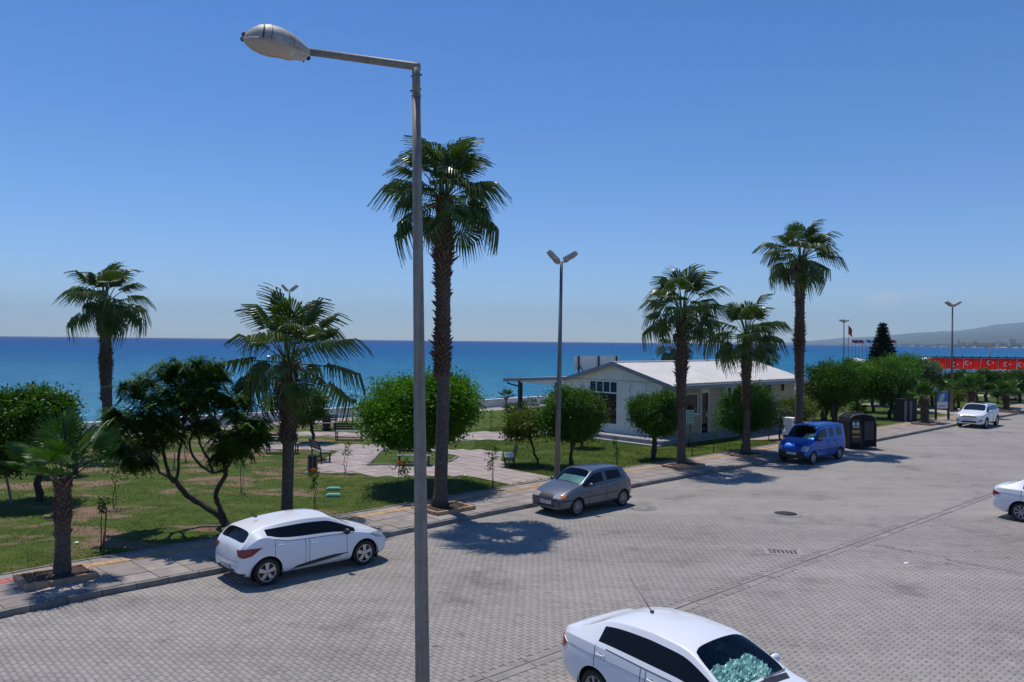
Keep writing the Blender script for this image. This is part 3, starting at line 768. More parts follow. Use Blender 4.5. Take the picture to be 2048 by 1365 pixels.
def spear(seed):
    mb = MB(); mb.add([(-.03, 0, 0), (.03, 0, 0), (.05, .02, .6), (-.05, -.02, .6), (0, 0, 1.25)], [(0, 1, 2, 3), (3, 2, 4)])
    mb.add([(0, -.03, 0), (0, .03, 0), (.02, .04, .6), (-.02, -.04, .55), (.01, 0, 1.15)], [(0, 1, 2, 3), (3, 2, 4)])
    me = mb.mesh('spear'); me.materials.append(M['frond']); return me
SPEAR = spear(1)
def palm_tree(base, top, label, r0=.24, r1=.17, n=34, fs=1.0, seed=1, kind='old', boots=(.45, 1.0), flare=1.5, group='fan palms along the pavement', elev=(-30, 88), pet=1.0, dead=0, fruit=0, bootlen=.16, nboot=None, name='fan_palm'):
    rg = random.Random(seed); base = Vector(base); top = Vector(top)
    e = empty(name, base, 0, label, 'palm tree', group)
    h = (top - base).length; rel = top - base; mb = MB(); n_ = 26; pts = []; rad = []
    for i in range(n_ + 1):
        t = i / n_; p = rel * t + Vector((math.sin(t * 3.1) * .02 * h * .3, 0, 0))
        r = r0 + (r1 - r0) * t
        r *= 1 + (flare - 1) * max(0, 1 - t * h / .7) ** 2
        r *= 1 + .02 * math.sin(i * 2.4)
        pts.append(p); rad.append(r)
    # ringed trunk: doubled rings for the leaf scars
    mb.tube(pts, rad, 14); mb.build('trunk', M['trunk_palm'], e)
    # leaf bases (boots)
    V = MB(); nb = nboot or int(h * (boots[1] - boots[0]) * 110)
    for i in range(nb):
        t = boots[0] + (boots[1] - boots[0]) * (i + rg.random()) / nb; p = rel * t; a = i * 2.39996
        r = r0 + (r1 - r0) * t; grow = 1 + .35 * math.sin(t * 19 + seed) + (rg.random() < .12) * .8
        d = Vector((math.cos(a), math.sin(a), 0)); tn = Vector((-d.y, d.x, 0)); bl = bootlen * grow * rg.uniform(.7, 1.25) * (.5 + .7 * t)
        w_ = .055 * rg.uniform(.8, 1.2); p0 = p + d * r * .85
        upz = .25 + .55 * rg.random()
        tip = p0 + d * bl + Vector((0, 0, bl * upz)); mid = p0 + d * bl * .5 + Vector((0, 0, bl * .2 - .02))
        V.add([p0 - tn * w_ * 1.3 - Vector((0, 0, .1)), p0 + tn * w_ * 1.3 - Vector((0, 0, .1)), mid + tn * w_ * .8, tip + tn * w_ * .35, tip - tn * w_ * .35, mid - tn * w_ * .8, p0 + Vector((0, 0, .06))],
              [(0, 1, 2, 5), (5, 2, 3, 4), (0, 5, 6), (5, 4, 6), (4, 3, 6), (3, 2, 6), (2, 1, 6)])
    if nb: ob = V.build('leaf_bases', M['boots'], e); ob['kind'] = 'stuff'
    # fronds
    fo = fronds(kind); fu = fronds('up' if kind == 'old' else 'young')
    for i in range(n):
        if kind == 'old' and rg.random() < .05: continue
        t = (i + .5) / n; el = elev[1] + (elev[0] - elev[1]) * t + rg.uniform(-12, 12); az = i * 2.39996 + rg.uniform(-.75, .75)
        me = (fu if el > 45 else fo)[i % 5]
        o = bpy.data.objects.new('frond', me); COL.objects.link(o); o.parent = e
        # mesh droop tuned for near-horizontal; pitch by elevation
        s_ = fs * rg.uniform(.78, 1.16) * (.95 if el > 60 else 1)
        o.location = rel + Vector((math.cos(az), math.sin(az), 0)) * r1 * .6 + Vector((0, 0, -.30 * fs * t + .1))
        Mx = Matrix.Rotation(az, 4, 'Z') @ Matrix.Rotation(-R_(el), 4, 'Y') @ Matrix.Rotation(rg.uniform(-.3, .3), 4, 'X')
        o.rotation_euler = Mx.to_euler(); o.scale = (s_ * pet, s_, s_)
    for i in range(dead):
        az = rg.random() * 6.28; o = bpy.data.objects.new('dead_frond', fronds('dead')[i % 5]); COL.objects.link(o); o.parent = e
        o.location = rel + Vector((0, 0, -.35)); o.rotation_euler = (Matrix.Rotation(az, 4, 'Z') @ Matrix.Rotation(R_(rg.uniform(48, 72)), 4, 'Y')).to_euler(); o.scale = (.75 * fs,) * 3
        o['label'] = 'dead brown frond hanging against the trunk'
    if kind == 'old':
        o = bpy.data.objects.new('spear_leaf', SPEAR); COL.objects.link(o); o.parent = e; o.location = rel; o.scale = (fs, fs, fs); o.rotation_euler = (.08, -.1, 0)
    if fruit:
        for i in range(fruit):
            az = (2.9, .1, 3.4, -.3, 5.2)[i % 5]; mb = MB(); L_ = (1.75, .9, 1.2, 1.2, .8)[i % 5] * fs
            pts = [Vector((math.cos(az) * x, math.sin(az) * x, z)) for x, z in ((.1, .1), (.55, .25), (.95, -.1), (1.1, -.6), (1.13, -.6 - L_))]
            mb.tube(pts, [.02, .018, .014, .010, .006], 5)
            for k in range(90):
                t = rg.random(); p = pts[2].lerp(pts[4], t) if t < .5 else pts[3].lerp(pts[4], rg.random()); q = p + Vector((rg.gauss(0, .10), rg.gauss(0, .10), rg.gauss(0, .12))) * (1.2 - .7 * t)
                mb.ball(q, rg.uniform(.018, .045), 5, 3)
            mb.build('fruit_stalk', M['wood_dark'], e)
    return e
def pbase(px, py): return at(px, py, .12)
def P(px, py, tx, ty, label, **k):
    b = pbase(px, py); t = atY(tx, ty, b.y); return palm_tree(b, t, label, **k), b
def planter(px, py, label, w_=1.35, dd=1.0, col='planter', h=.12):
    b = at(px, py, .13); e = empty('tree_planter', b, RANG, label, 'planter', 'low stone borders round the pavement palms')
    t = .11
    for (a, b2, q) in ((-w_ / 2, w_ / 2, -dd / 2), (-w_ / 2, w_ / 2, dd / 2 - t)):
        nseg = 3
        for k in range(nseg):
            x0 = a + (b2 - a) * k / nseg; x1 = a + (b2 - a) * (k + 1) / nseg
            MB().box((x0 + .006, q, -.01), (x1 - .006, q + t, h + random.uniform(-.012, .012))).build('border_stone', M[col], e)
    for q in (-w_ / 2, w_ / 2 - t):
        for k in range(2):
            y0 = -dd / 2 + t + (dd - 2 * t) * k / 2; y1 = -dd / 2 + t + (dd - 2 * t) * (k + 1) / 2
            MB().box((q, y0 + .005, -.01), (q + t, y1 - .005, h + random.uniform(-.012, .012))).build('border_stone', M[col], e)
    mb = MB(); rg = random.Random(int(px))
    g = 9; vs = [(-w_ / 2 + t + (w_ - 2 * t) * i / g, -dd / 2 + t + (dd - 2 * t) * j / g, .06 + rg.uniform(0, .05)) for i in range(g + 1) for j in range(g + 1)]
    mb.add(vs, [(i * (g + 1) + j, (i + 1) * (g + 1) + j, (i + 1) * (g + 1) + j + 1, i * (g + 1) + j + 1) for i in range(g) for j in range(g)], True)
    mb.build('soil', M['soil'], e)
P(880, 1018, 888, 395, 'tallest fan palm, rising right beside the near grey lamp post', r0=.22, r1=.19, n=42, fs=1.0, seed=11, boots=(.42, 1.0), dead=2, fruit=4, bootlen=.16)
planter(892, 1020, 'low sandy stone border round the base of the tallest palm', 1.6, 1.15)
P(573, 1046, 577, 724, 'fan palm growing from behind the roof of the white hatchback', r0=.165, r1=.185, n=33, fs=.93, seed=5, boots=(.5, 1.0), elev=(-42, 92), bootlen=.16, pet=1.3, dead=3)
planter(582, 1056, 'stone palm border hidden behind the white hatchback', 1.5, 1.1)
P(124, 1152, 126, 955, 'short young fan palm with upright fresh green fans at the lower left', r0=.175, r1=.15, n=13, fs=.74, seed=8, kind='young', boots=(.42, 1.0), elev=(18, 88), pet=1.0, flare=1.25, bootlen=.09)
planter(112, 1158, 'low stone border round the short young palm at the lower left', 1.5, 1.15)
P(214, 905, 210, 606, 'dark tall fan palm standing against the sea on the far left', r0=.24, r1=.22, n=36, fs=1.02, seed=3, boots=(.35, 1.0), bootlen=.14, dead=2)
P(1362, 930, 1363, 622, 'fan palm in front of the white building, leftmost of the right hand trio', r0=.195, r1=.17, n=37, fs=1.0, seed=21, boots=(.36, 1.0), bootlen=.15, dead=3)
planter(1367, 934, 'stone border round the palm in front of the white building corner', 1.7, 1.15)
P(1492, 910, 1493, 672, 'shorter fan palm between two taller ones before the building roof', r0=.19, r1=.17, n=35, fs=1.0, seed=31, boots=(.38, 1.0), bootlen=.15, dead=2)
planter(1496, 912, 'stone border round the shorter palm left of the blue van', 1.6, 1.1)
P(1596, 891, 1601, 518, 'tall slim fan palm rising behind the blue van', r0=.22, r1=.20, n=37, fs=1.05, seed=41, boots=(.36, 1.0), bootlen=.15)
P(1849, 846, 1849, 796, 'stubby young palm on the pavement left of the white SUV', r0=.26, r1=.24, n=15, fs=.72, seed=51, kind='young', boots=(.1, 1.0), elev=(15, 80), bootlen=.14, flare=1.2)
planter(1852, 849, 'orange stone border round the stubby palm left of the white SUV', 1.9, 1.3)
P(1943, 832, 1943, 782, 'young palm directly behind the white SUV', r0=.26, r1=.22, n=17, fs=.95, seed=61, kind='young', boots=(.4, 1.0), elev=(5, 80), flare=1.2)
P(2013, 822, 2012, 790, 'young palm in a round bed to the right of the white SUV', r0=.25, r1=.22, n=15, fs=.85, seed=71, kind='young', boots=(.4, 1.0), elev=(10, 80), flare=1.2)
planter(2014, 824, 'orange stone border round the palm right of the white SUV', 2.3, 1.5, h=.2)
P(1345, 812, 1346, 700, 'distant fan palm by the sea peeking from behind the roof ridge', r0=.2, r1=.18, n=24, fs=.85, seed=81, boots=(.5, 1.0), group='small palms by the sea')
P(1535, 806, 1535, 714, 'small distant palm above the right end of the white roof', r0=.18, r1=.15, n=16, fs=.62, seed=82, boots=(.5, 1.0), group='small palms by the sea')
P(705, 847, 706, 800, 'tiny palm sapling on a thin stem before the sea wall', r0=.05, r1=.045, n=16, fs=.2, seed=83, boots=(.9, 1.0), nboot=10, flare=1, group='small palms by the sea')
P(1012, 815, 1012, 797, 'low bright palm shrub beside the canopy near the sea wall', r0=.08, r1=.08, n=12, fs=.42, seed=84, kind='young', boots=(.9, 1.0), nboot=6, flare=1, group='small palms by the sea', elev=(0, 75))

# ------------------------------------------------------------------ broadleaf trees
def leaves(pos, size, seed, up=.5, aspect=1.9, nrm=None):
    rg = np.random.RandomState(seed); n = len(pos)
    d = rg.normal(0, 1, (n, 3)); d[:, 2] *= .6
    if nrm is not None: d = d * .8 + nrm * .9
    d /= np.linalg.norm(d, axis=1)[:, None]
    nv = rg.normal(0, 1, (n, 3)); nv[:, 2] += up * 3
    s = np.cross(d, nv); s /= np.linalg.norm(s, axis=1)[:, None] + 1e-9
    sz = (size * rg.uniform(.6, 1.3, n))[:, None]
    V = np.zeros((n, 4, 3))
    V[:, 0] = pos; V[:, 1] = pos + d * sz * .5 + s * sz / aspect * .5; V[:, 2] = pos + d * sz; V[:, 3] = pos + d * sz * .5 - s * sz / aspect * .5
    V[:, 2, 2] -= sz[:, 0] * .15
    return V.reshape(-1, 3), np.arange(4 * n).reshape(-1, 4)
def crown_points(ells, n, seed, clump=.22, nclump=None, shell=.55, jit=1.0):
    """ells: (cx,cy,cz,rx,ry,rz); clumps sit near the surface of the union, leaves scatter round the clumps"""
    rg = np.random.RandomState(seed); E = np.array(ells, float)
    vol = (E[:, 3] * E[:, 4] * E[:, 5]) ** .8; pick = rg.choice(len(E), n * 3, p=vol / vol.sum())
    nc = nclump or max(60, n // 55)
    pc = pick[:nc * 4]; u = rg.normal(0, 1, (len(pc), 3)); u /= np.linalg.norm(u, axis=1)[:, None]
    rad = (shell + (1 - shell) * rg.rand(len(pc)) ** .6)[:, None] * (1 + rg.normal(0, .07, len(pc)))[:, None]
    C = E[pc, :3] + u * rad * E[pc, 3:]
    ins = np.zeros(len(C), bool)
    for e in E:
        ins |= (((C - e[:3]) / (e[3:] * .72)) ** 2).sum(1) < 1
    sel = np.where(~ins)[0][:nc]
    if len(sel) < nc: sel = np.concatenate([sel, np.where(ins)[0][:nc - len(sel)]])
    C = C[sel]; N = u[sel]
    k = rg.randint(0, len(C), n); cr_ = clump * rg.uniform(.5, 1.5, len(C))
    pos = C[k] + rg.normal(0, 1, (n, 3)) * cr_[k][:, None] * np.array([1, 1, .65]) * jit
    return pos, N[k], C
def limb(mb, a, b, r0, r1, rg, seg=5, wob=.12):
    a = Vector(a); b = Vector(b); L_ = (b - a).length; pts = []
    for i in range(seg + 1):
        t = i / seg; j = Vector((rg.gauss(0, 1), rg.gauss(0, 1), rg.gauss(0, .4))) * wob * L_ * math.sin(math.pi * t) * .4
        pts.append(a.lerp(b, t) + j)
    mb.tube(pts, [r0 + (r1 - r0) * i / seg for i in range(seg + 1)], 7); return pts
def broad_tree(bpx, bpy_, cpx, cpy, rx, rz, n, label, mat='leaf_dark', size=.09, seed=1, tr=.10, lobes=7, clump=.2, group=None, cat='tree', name='tree', split=.35, flat=1.0, stems=1, lean=0, bark='bark', z0=.1, shell=.55, yo=0, droopy=False):
    b = at(bpx, bpy_, z0); Y = b.y; c = atY(cpx, cpy, Y + yo); k = Y / F; RX = rx * k; RZ = rz * k; rg = random.Random(seed)
    e = empty(name, b, 0, label, cat, group); c = c - b
    ells = [(c.x, c.y, c.z, RX * .70, RX * .72 * flat, RZ * .74)]
    for i in range(lobes):
        a = 2 * math.pi * (i + rg.random() * .6) / lobes; el = rg.uniform(-.5, .9)
        ells.append((c.x + RX * .60 * math.cos(a) * math.cos(el), c.y + RX * .58 * flat * math.sin(a) * math.cos(el), c.z + RZ * .60 * math.sin(el), RX * rg.uniform(.28, .52), RX * rg.uniform(.28, .5), RZ * rg.uniform(.3, .56)))
    n = int(n * 1.9); size *= 1.18
    pos, N, C = crown_points(ells, n, seed, clump * RX / 1.2, shell=shell)
    V, Fq = leaves(pos, size, seed, nrm=N)
    o = link('crown', npmesh('crown', V, Fq), e, M[mat]); o['kind'] = 'stuff' if False else 'thing'
    del o['kind']
    mb = MB(); fork = Vector((c.x * split, c.y * split, (c.z - RZ * .7) if c.z - RZ * .7 > .3 else c.z * .45))
    for s_ in range(stems):
        off = Vector((rg.uniform(-.2, .2), rg.uniform(-.2, .2), 0)) * (stems > 1)
        p = limb(mb, Vector((0, 0, -.05)) + off * .5, fork + off, tr * 1.25, tr * .85, rg, 5, .10)
        for i in range(7 // stems + 1):
            tgt = Vector(C[rg.randrange(len(C))]) * .9 + c * .1
            limb(mb, p[-1 if i % 2 else -2], tgt, tr * .6, tr * .12, rg, 4, .22)
    mb.build('trunk', M[bark], e)
    return e, ells, b
# the big clipped ficus behind the lamp post
broad_tree(842, 973, 842, 828, 124, 74, 42000, 'broad clipped bright green ficus dome behind the near lamp post', 'leaf_ficus', .10, 2, .16, 9, .13, shell=.8)
broad_tree(1139, 935, 1146, 833, 63, 62, 16000, 'round clipped tree right behind the slim lamp post left of the building', 'leaf_mid', .085, 3, .06, 8, .17, stems=2, shell=.75, group='clipped round trees on the lawn')
broad_tree(1306, 919, 1312, 832, 52, 50, 12000, 'round clipped tree before the building corner left of a palm', 'leaf_mid', .085, 4, .09, 8, .17, stems=2, shell=.75, group='clipped round trees on the lawn')
broad_tree(1484, 905, 1488, 818, 54, 54, 12000, 'round clipped tree behind the shorter right hand palm', 'leaf_mid', .09, 5, .08, 8, .18, shell=.75, group='clipped round trees on the lawn')
broad_tree(79, 1002, 62, 850, 78, 92, 12000, 'dense tall green tree at the far left against the sea', 'leaf_mid', .12, 6, .11, 9, .17, shell=.6)
broad_tree(25, 1010, 8, 888, 60, 75, 7000, 'lighter green shrub tree cut by the left edge of the photo', 'leaf_yellow', .10, 7, .04, 6, .24, bark='bark_pale', split=1.0)
broad_tree(148, 950, 118, 870, 40, 40, 4000, 'dark leaning tree behind the short young palm on the left', 'leaf_dark', .10, 17, .10, 5, .22, split=-.2)
broad_tree(626, 886, 616, 815, 40, 42, 5200, 'slim park tree behind the palm trunk near the benches', 'leaf_mid', .11, 8, .08, 6, .22, split=.2)
broad_tree(1076, 930, 1045, 852, 42, 30, 3600, 'small leaning flowering shrub tree left of the clipped round tree', 'leaf_yellow', .11, 9, .05, 6, .30, split=.5, cat='shrub', name='shrub')
broad_tree(1162, 896, 1165, 850, 30, 34, 2500, 'tree half hidden behind the clipped round tree near the building', 'leaf_dark', .10, 10, .06, 5, .22)
broad_tree(1590, 868, 1590, 820, 42, 27, 4200, 'low yellowish round shrub tree behind the blue van palm', 'leaf_yellow', .09, 12, .05, 6, .2, stems=3)
broad_tree(1560, 880, 1558, 836, 24, 18, 2200, 'pale small shrub tree in front of the right end of the building', 'leaf_grey', .09, 13, .05, 5, .25)
broad_tree(1537, 880, 1537, 840, 13, 14, 700, 'thin sapling with a red flower left of the blue van', 'leaf_mid', .09, 14, .02, 4, .25, cat='sapling', name='sapling')
broad_tree(1647, 842, 1648, 776, 44, 58, 10000, 'dark multi stem tree behind the blue van roof', 'leaf_dark', .11, 15, .12, 7, .2, stems=3)
broad_tree(1668, 845, 1678, 768, 42, 52, 9000, 'green tree second in the cluster right of the building', 'leaf_mid', .11, 16, .12, 7, .2, stems=2)
broad_tree(1715, 835, 1712, 762, 46, 48, 10000, 'bright topped tree in the middle of the right hand cluster', 'leaf_ficus', .12, 18, .12, 7, .18, stems=1)
broad_tree(1746, 824, 1742, 755, 36, 44, 6000, 'tree behind the dark waste container', 'leaf_mid', .13, 19, .12, 6, .2)
broad_tree(1779, 838, 1787, 770, 50, 50, 11000, 'full dark tree left of the grey kiosk', 'leaf_mid', .11, 20, .13, 8, .2)
broad_tree(1800, 822, 1800, 735, 45, 26, 6000, 'bright green tree top behind the tree left of the kiosk', 'leaf_ficus', .13, 22, .12, 6, .18)
broad_tree(1865, 812, 1852, 744, 30, 22, 5000, 'bright green flat topped tree before the red banners', 'leaf_ficus', .13, 23, .12, 6, .18)
broad_tree(1838, 815, 1842, 742, 34, 24, 4500, 'grey green olive like tree among brighter trees', 'leaf_grey', .12, 24, .12, 6, .2)
broad_tree(1916, 818, 1918, 768, 32, 28, 6000, 'dark tree immediately right of the lamp post near the SUV', 'leaf_dark', .12, 25, .12, 6, .2)
broad_tree(1913, 822, 1912, 790, 23, 16, 1800, 'low open hibiscus shrub beside the lamp post near the SUV', 'leaf_yellow', .10, 26, .06, 5, .28, stems=2, cat='shrub', name='shrub')
broad_tree(1972, 815, 1984, 762, 33, 23, 6500, 'dark leaning tree above the roof of the white SUV', 'leaf_dark', .12, 27, .12, 6, .2, split=.3, stems=2)
broad_tree(1996, 808, 1995, 785, 14, 12, 900, 'small spindly tree right of the SUV roof', 'leaf_mid', .12, 28, .06, 5, .28)
broad_tree(2040, 806, 2032, 764, 36, 24, 6500, 'dark tree at the right edge of the photo', 'leaf_dark', .12, 29, .13, 6, .2)
broad_tree(2066, 806, 2062, 762, 30, 30, 3500, 'dark tree cut off by the right edge', 'leaf_dark', .12, 30, .13, 6, .2)
for (bx, by, cx, cy, rx, rz, lb, sd_) in ((1770, 812, 1765, 770, 22, 26, 'far tree behind the container row on the green', 41), (1890, 800, 1893, 768, 26, 17, 'far tree behind the notice board', 42), (1955, 803, 1950, 766, 26, 18, 'far tree left of the leaning dark tree', 43), (2010, 800, 2008, 764, 24, 18, 'far tree in the last row before the red banners', 44)):
    broad_tree(bx, by, cx, cy, rx, rz, 3200, lb, 'leaf_dark', .15, sd_, .1, 5, .2, group='far park trees before the red banners')
# shrubs by the canopy and small things
def shrub(px, py, rx, rz, n, label, mat='leaf_dark', size=.08, seed=1, group='low shrubs by the canopy'):
    b = at(px, py, .1); k = b.y / F; e = empty('shrub', b, 0, label, 'shrub', group)
    ells = [(0, 0, rz * k * .9, rx * k, rx * k, rz * k)] + [(random.uniform(-.5, .5) * rx * k, random.uniform(-.5, .5) * rx * k, rz * k * random.uniform(.8, 1.4), rx * k * .5, rx * k * .5, rz * k * .5) for _ in range(4)]
    pos, N, C = crown_points(ells, n, seed, .16 * rx * k); V, Fq = leaves(pos, size, seed, nrm=N)
    link('foliage', npmesh('foliage', V, Fq), e, M[mat])
    mb = MB(); rg = random.Random(seed)
    for i in range(5): limb(mb, (0, 0, 0), Vector(C[i]) * .8, .03, .01, rg, 3)
    mb.build('stem', M['bark'], e)
shrub(1026, 826, 17, 11, 2500, 'round dark reddish shrub left of the canopy post', 'leaf_dark', .1, 3)
shrub(1060, 836, 22, 20, 3000, 'tall dark shrub right beside the canopy post', 'leaf_dark', .1, 5)
shrub(1040, 828, 14, 12, 1500, 'olive green shrub between the round shrub and the canopy post', 'leaf_yellow', .1, 4)
shrub(1690, 826, 13, 12, 900, 'small shrub below the tree cluster', 'leaf_mid', .09, 6, 'low shrubs among the right hand trees')
shrub(1718, 838, 15, 16, 1200, 'yellowish broad leaved shrub behind the waste container', 'leaf_yellow', .14, 7, 'low shrubs among the right hand trees')
shrub(1885, 806, 22, 9, 1600, 'low light green shrub row behind the notice board', 'leaf_yellow', .12, 8, 'low shrubs among the right hand trees')
shrub(2025, 800, 20, 7, 1500, 'low light green bushes at the right edge of the park', 'leaf_yellow', .12, 9, 'low shrubs among the right hand trees')

# the open, feathery multi-stem tree left of the hatchback
def feathery():
    b = at(452, 1052, .1); Y = b.y; k = Y / F
    e = empty('tree', b, 0, 'open feathery tree with two leaning dark stems behind the white hatchback', 'tree')
    q = lambda px, py, dy=0: atY(px, py, Y + dy * .6 - 1.5 * max(0, min(1, (1010 - py) / 170))) - b
    mb = MB(); rg = random.Random(5); tips = []
    def path(pp, r0, r1):
        pts = [q(*p) for p in pp]; out = []
        for i in range(len(pts) - 1):
            for j in range(3): out.append(pts[i].lerp(pts[i + 1], j / 3) + Vector((rg.gauss(0, .012), rg.gauss(0, .03), rg.gauss(0, .01))))
        out.append(pts[-1]); n = len(out); mb.tube(out, [r0 + (r1 - r0) * i / (n - 1) for i in range(n)], 8); return out
    a = path([(462, 1060), (430, 1025), (400, 1008), (372, 990), (352, 965), (338, 952)], .10, .075)
    a1 = path([(338, 952), (330, 925), (328, 895, -.3), (318, 860, -.5), (300, 830, -.6)], .06, .03)
    a2 = path([(345, 958), (320, 945, .3), (300, 900, .6), (270, 860, .9), (240, 830, 1.0)], .05, .02)
    a3 = path([(352, 962), (356, 920, .5), (365, 870, .5), (370, 800, .6), (360, 750, .6)], .05, .02)
    c = path([(458, 1058), (445, 1030), (436, 1005), (430, 990), (440, 970), (450, 955), (452, 940)], .085, .065)
    c1 = path([(452, 940), (448, 925), (440, 880), (430, 830), (425, 770, .3)], .05, .02)
    c2 = path([(452, 938), (466, 915), (472, 890, -.3), (490, 840, -.5), (505, 800, -.5)], .045, .018)
    c3 = path([(450, 942), (425, 945, .2), (400, 930, .3), (382, 905, .4), (380, 880, .4), (395, 840, .4), (400, 780, .4)], .05, .02)
    c4 = path([(425, 943), (415, 920, -.4), (400, 885, -.6), (392, 860, -.6), (360, 820, -.8), (340, 770, -.8)], .04, .015)
    c5 = path([(472, 890, .3), (480, 860, .5), (512, 830, .6), (520, 790, .7)], .03, .012)
    mb.build('trunk', M['bark'], e)
    # clumps of long drooping pinnate sprays, laid out as in the photo
    cl = [(262, 772, 22), (290, 760, 20), (300, 800, 34), (330, 745, 26), (350, 732, 22), (395, 728, 24), (410, 745, 26), (380, 765, 34), (345, 790, 38), (425, 735, 16), (300, 840, 34), (265, 845, 32), (240, 830, 24), (225, 860, 24),
          (240, 890, 20), (275, 895, 26), (262, 918, 14), (290, 920, 14), (330, 840, 36), (370, 810, 38), (405, 800, 36), (425, 780, 26), (350, 865, 22), (310, 880, 26), (440, 750, 16), (450, 800, 18), (420, 845, 24), (450, 880, 26), (475, 870, 26),
          (445, 905, 18), (480, 895, 18), (505, 850, 22), (520, 870, 18), (500, 880, 16), (488, 800, 14), (520, 845, 14), (470, 830, 18), (225, 825, 16), (395, 850, 20)]
    rn = np.random.RandomState(12); V = []
    for (px, py, r) in cl:
        dy = rn.uniform(-1.1, 1.1); C = np.array(q(px, py, dy)); R = r * k
        for s_ in range(int(18 + r * 3.0)):
            st = C + rn.normal(0, .42, 3) * R * np.array([1, 1.1, .8]); az = rn.rand() * 6.28; L_ = rn.uniform(.22, .42); dz = rn.uniform(-.9, .35)
            if py > 880: dz -= .5
            d = np.array([math.cos(az), math.sin(az), dz]); d /= np.linalg.norm(d)
            s = np.cross(d, [0, 0, 1.]); s /= np.linalg.norm(s) + 1e-6
            for j in range(9):
                t = (j + .5) / 9; p = st + d * L_ * t + np.array([0, 0, -.14 * t * t]); ll = .115 * (1 - .4 * t) * rn.uniform(.8, 1.2); w_ = .036
                for sg in (-1, 1):
                    dd = s * sg * .9 + d * .45; dd /= np.linalg.norm(dd); wv = np.cross(dd, [0, 0, 1]) * w_
                    V += [p, p + dd * ll * .5 + wv, p + dd * ll + np.array([0, 0, -.015]), p + dd * ll * .5 - wv]
    V = np.array(V); link('crown', npmesh('crown', V, np.arange(len(V)).reshape(-1, 4)), e, M['leaf_mid'])
feathery()

# saplings with stakes and hibiscus
def sapling(px, py, h_px, label, n=160, mat='leaf_mid', flower=None, stake=0, r=9, seed=1, bare=.35, group='young saplings on the lawn', fork=False):
    b = at(px, py, .1); k = b.y / F; h = h_px * k; e = empty('sapling', b, 0, label, 'sapling', group); rg = random.Random(seed); mb = MB()
    tp = Vector((rg.uniform(-.08, .08), 0, h * .92))
    p = limb(mb, (0, 0, -.03), tp, .018, .008, rg, 6, .06); limb(mb, (.03, .02, 0), tp * .6 + Vector((.08, 0, 0)), .012, .006, rg, 4, .08)
    C = []
    for i in range(9):
        t = bare + (1 - bare) * (i + 1) / 9; q = tp * t; a = rg.random() * 6.28; e2 = q + Vector((math.cos(a), math.sin(a), .5)) * r * k * rg.uniform(.5, 1)
        limb(mb, q, e2, .006, .003, rg, 2); C.append(e2)
    mb.build('stem', M['bark'], e)
    rn = np.random.RandomState(seed); pos = np.array([C[rn.randint(9)] for _ in range(n)]) + rn.normal(0, 1, (n, 3)) * r * k * .35
    V, Fq = leaves(pos, .09, seed); link('foliage', npmesh('foliage', V, Fq), e, M[mat])
    if stake: MB().tube([(.12, -.05, -.02), (.20, -.08, stake)], .022, 6).build('stake', M['stake'], e)
    if flower:
        for i in range(3 if 'orange' in flower else 2):
            f = MB(); c = tp + Vector((rg.uniform(-.14, .16), -.05, rg.uniform(-.12, .08)))
            for a in range(6): an = a * 1.047; f.add([c, c + Vector((math.cos(an) * .05, -.03, math.sin(an) * .05)), c + Vector((math.cos(an + .5) * .075, -.04, math.sin(an + .5) * .075)), c + Vector((math.cos(an + 1) * .05, -.03, math.sin(an + 1) * .05))], [(0, 1, 2, 3)])
            f.build('flower', M[flower], e)
    return e
sapling(200, 1104, 112, 'staked sapling with an orange brown stake beside the short young palm', 120, stake=1.15, seed=2, r=7, bare=.75)
sapling(227, 1016, 98, 'bare stemmed sapling with a tuft on top left of the feathery tree', 220, 'leaf_yellow', seed=3, r=17, bare=.6)
sapling(629, 1025, 88, 'hibiscus with orange red flowers just above the white hatchback roof', 200, flower='petal_orange', seed=4, r=8, bare=.5)
sapling(690, 947, 62, 'forked sapling with sparse leaves beside the paved plaza', 140, 'leaf_yellow', seed=5, r=10, bare=.55)
sapling(796, 1008, 88, 'dark leaved hibiscus with a red bloom left of the near lamp post', 260, 'leaf_dark', flower='petal_red', seed=6, r=15, bare=.6)
sapling(985, 979, 86, 'slender staked sapling between the tallest palm and the side view bench', 240, flower=None, seed=7, r=9, bare=.45)
sapling(1234, 934, 58, 'slim leafy sapling directly behind the grey hatchback', 200, seed=8, r=7, bare=.3)
sapling(1427, 905, 60, 'thin sapling leaning right of the middle palm trunk', 150, seed=9, r=8, bare=.35)
sapling(1383, 912, 48, 'thin pinkish sapling beside the green sign post', 90, 'leaf_dark', seed=10, r=7, bare=.6)
sapling(482, 985, 78, 'thin twin stem sapling under the right side of the feathery tree', 60, seed=12, r=8, bare=.6)
sapling(348, 938, 64, 'thin sapling seen under the crown of the feathery tree', 140, 'leaf_yellow', seed=13, r=10, bare=.6)
sapling(371, 925, 50, 'short young tree seen between the stems of the feathery tree', 160, seed=14, r=10, bare=.6)
sapling(980, 862, 42, 'thin sapling on the far lawn before the promenade', 100, seed=15, r=5, bare=.4)
sapling(968, 830, 34, 'very thin sapling beside the end of the sea wall lawn', 40, seed=16, r=4, bare=.6)

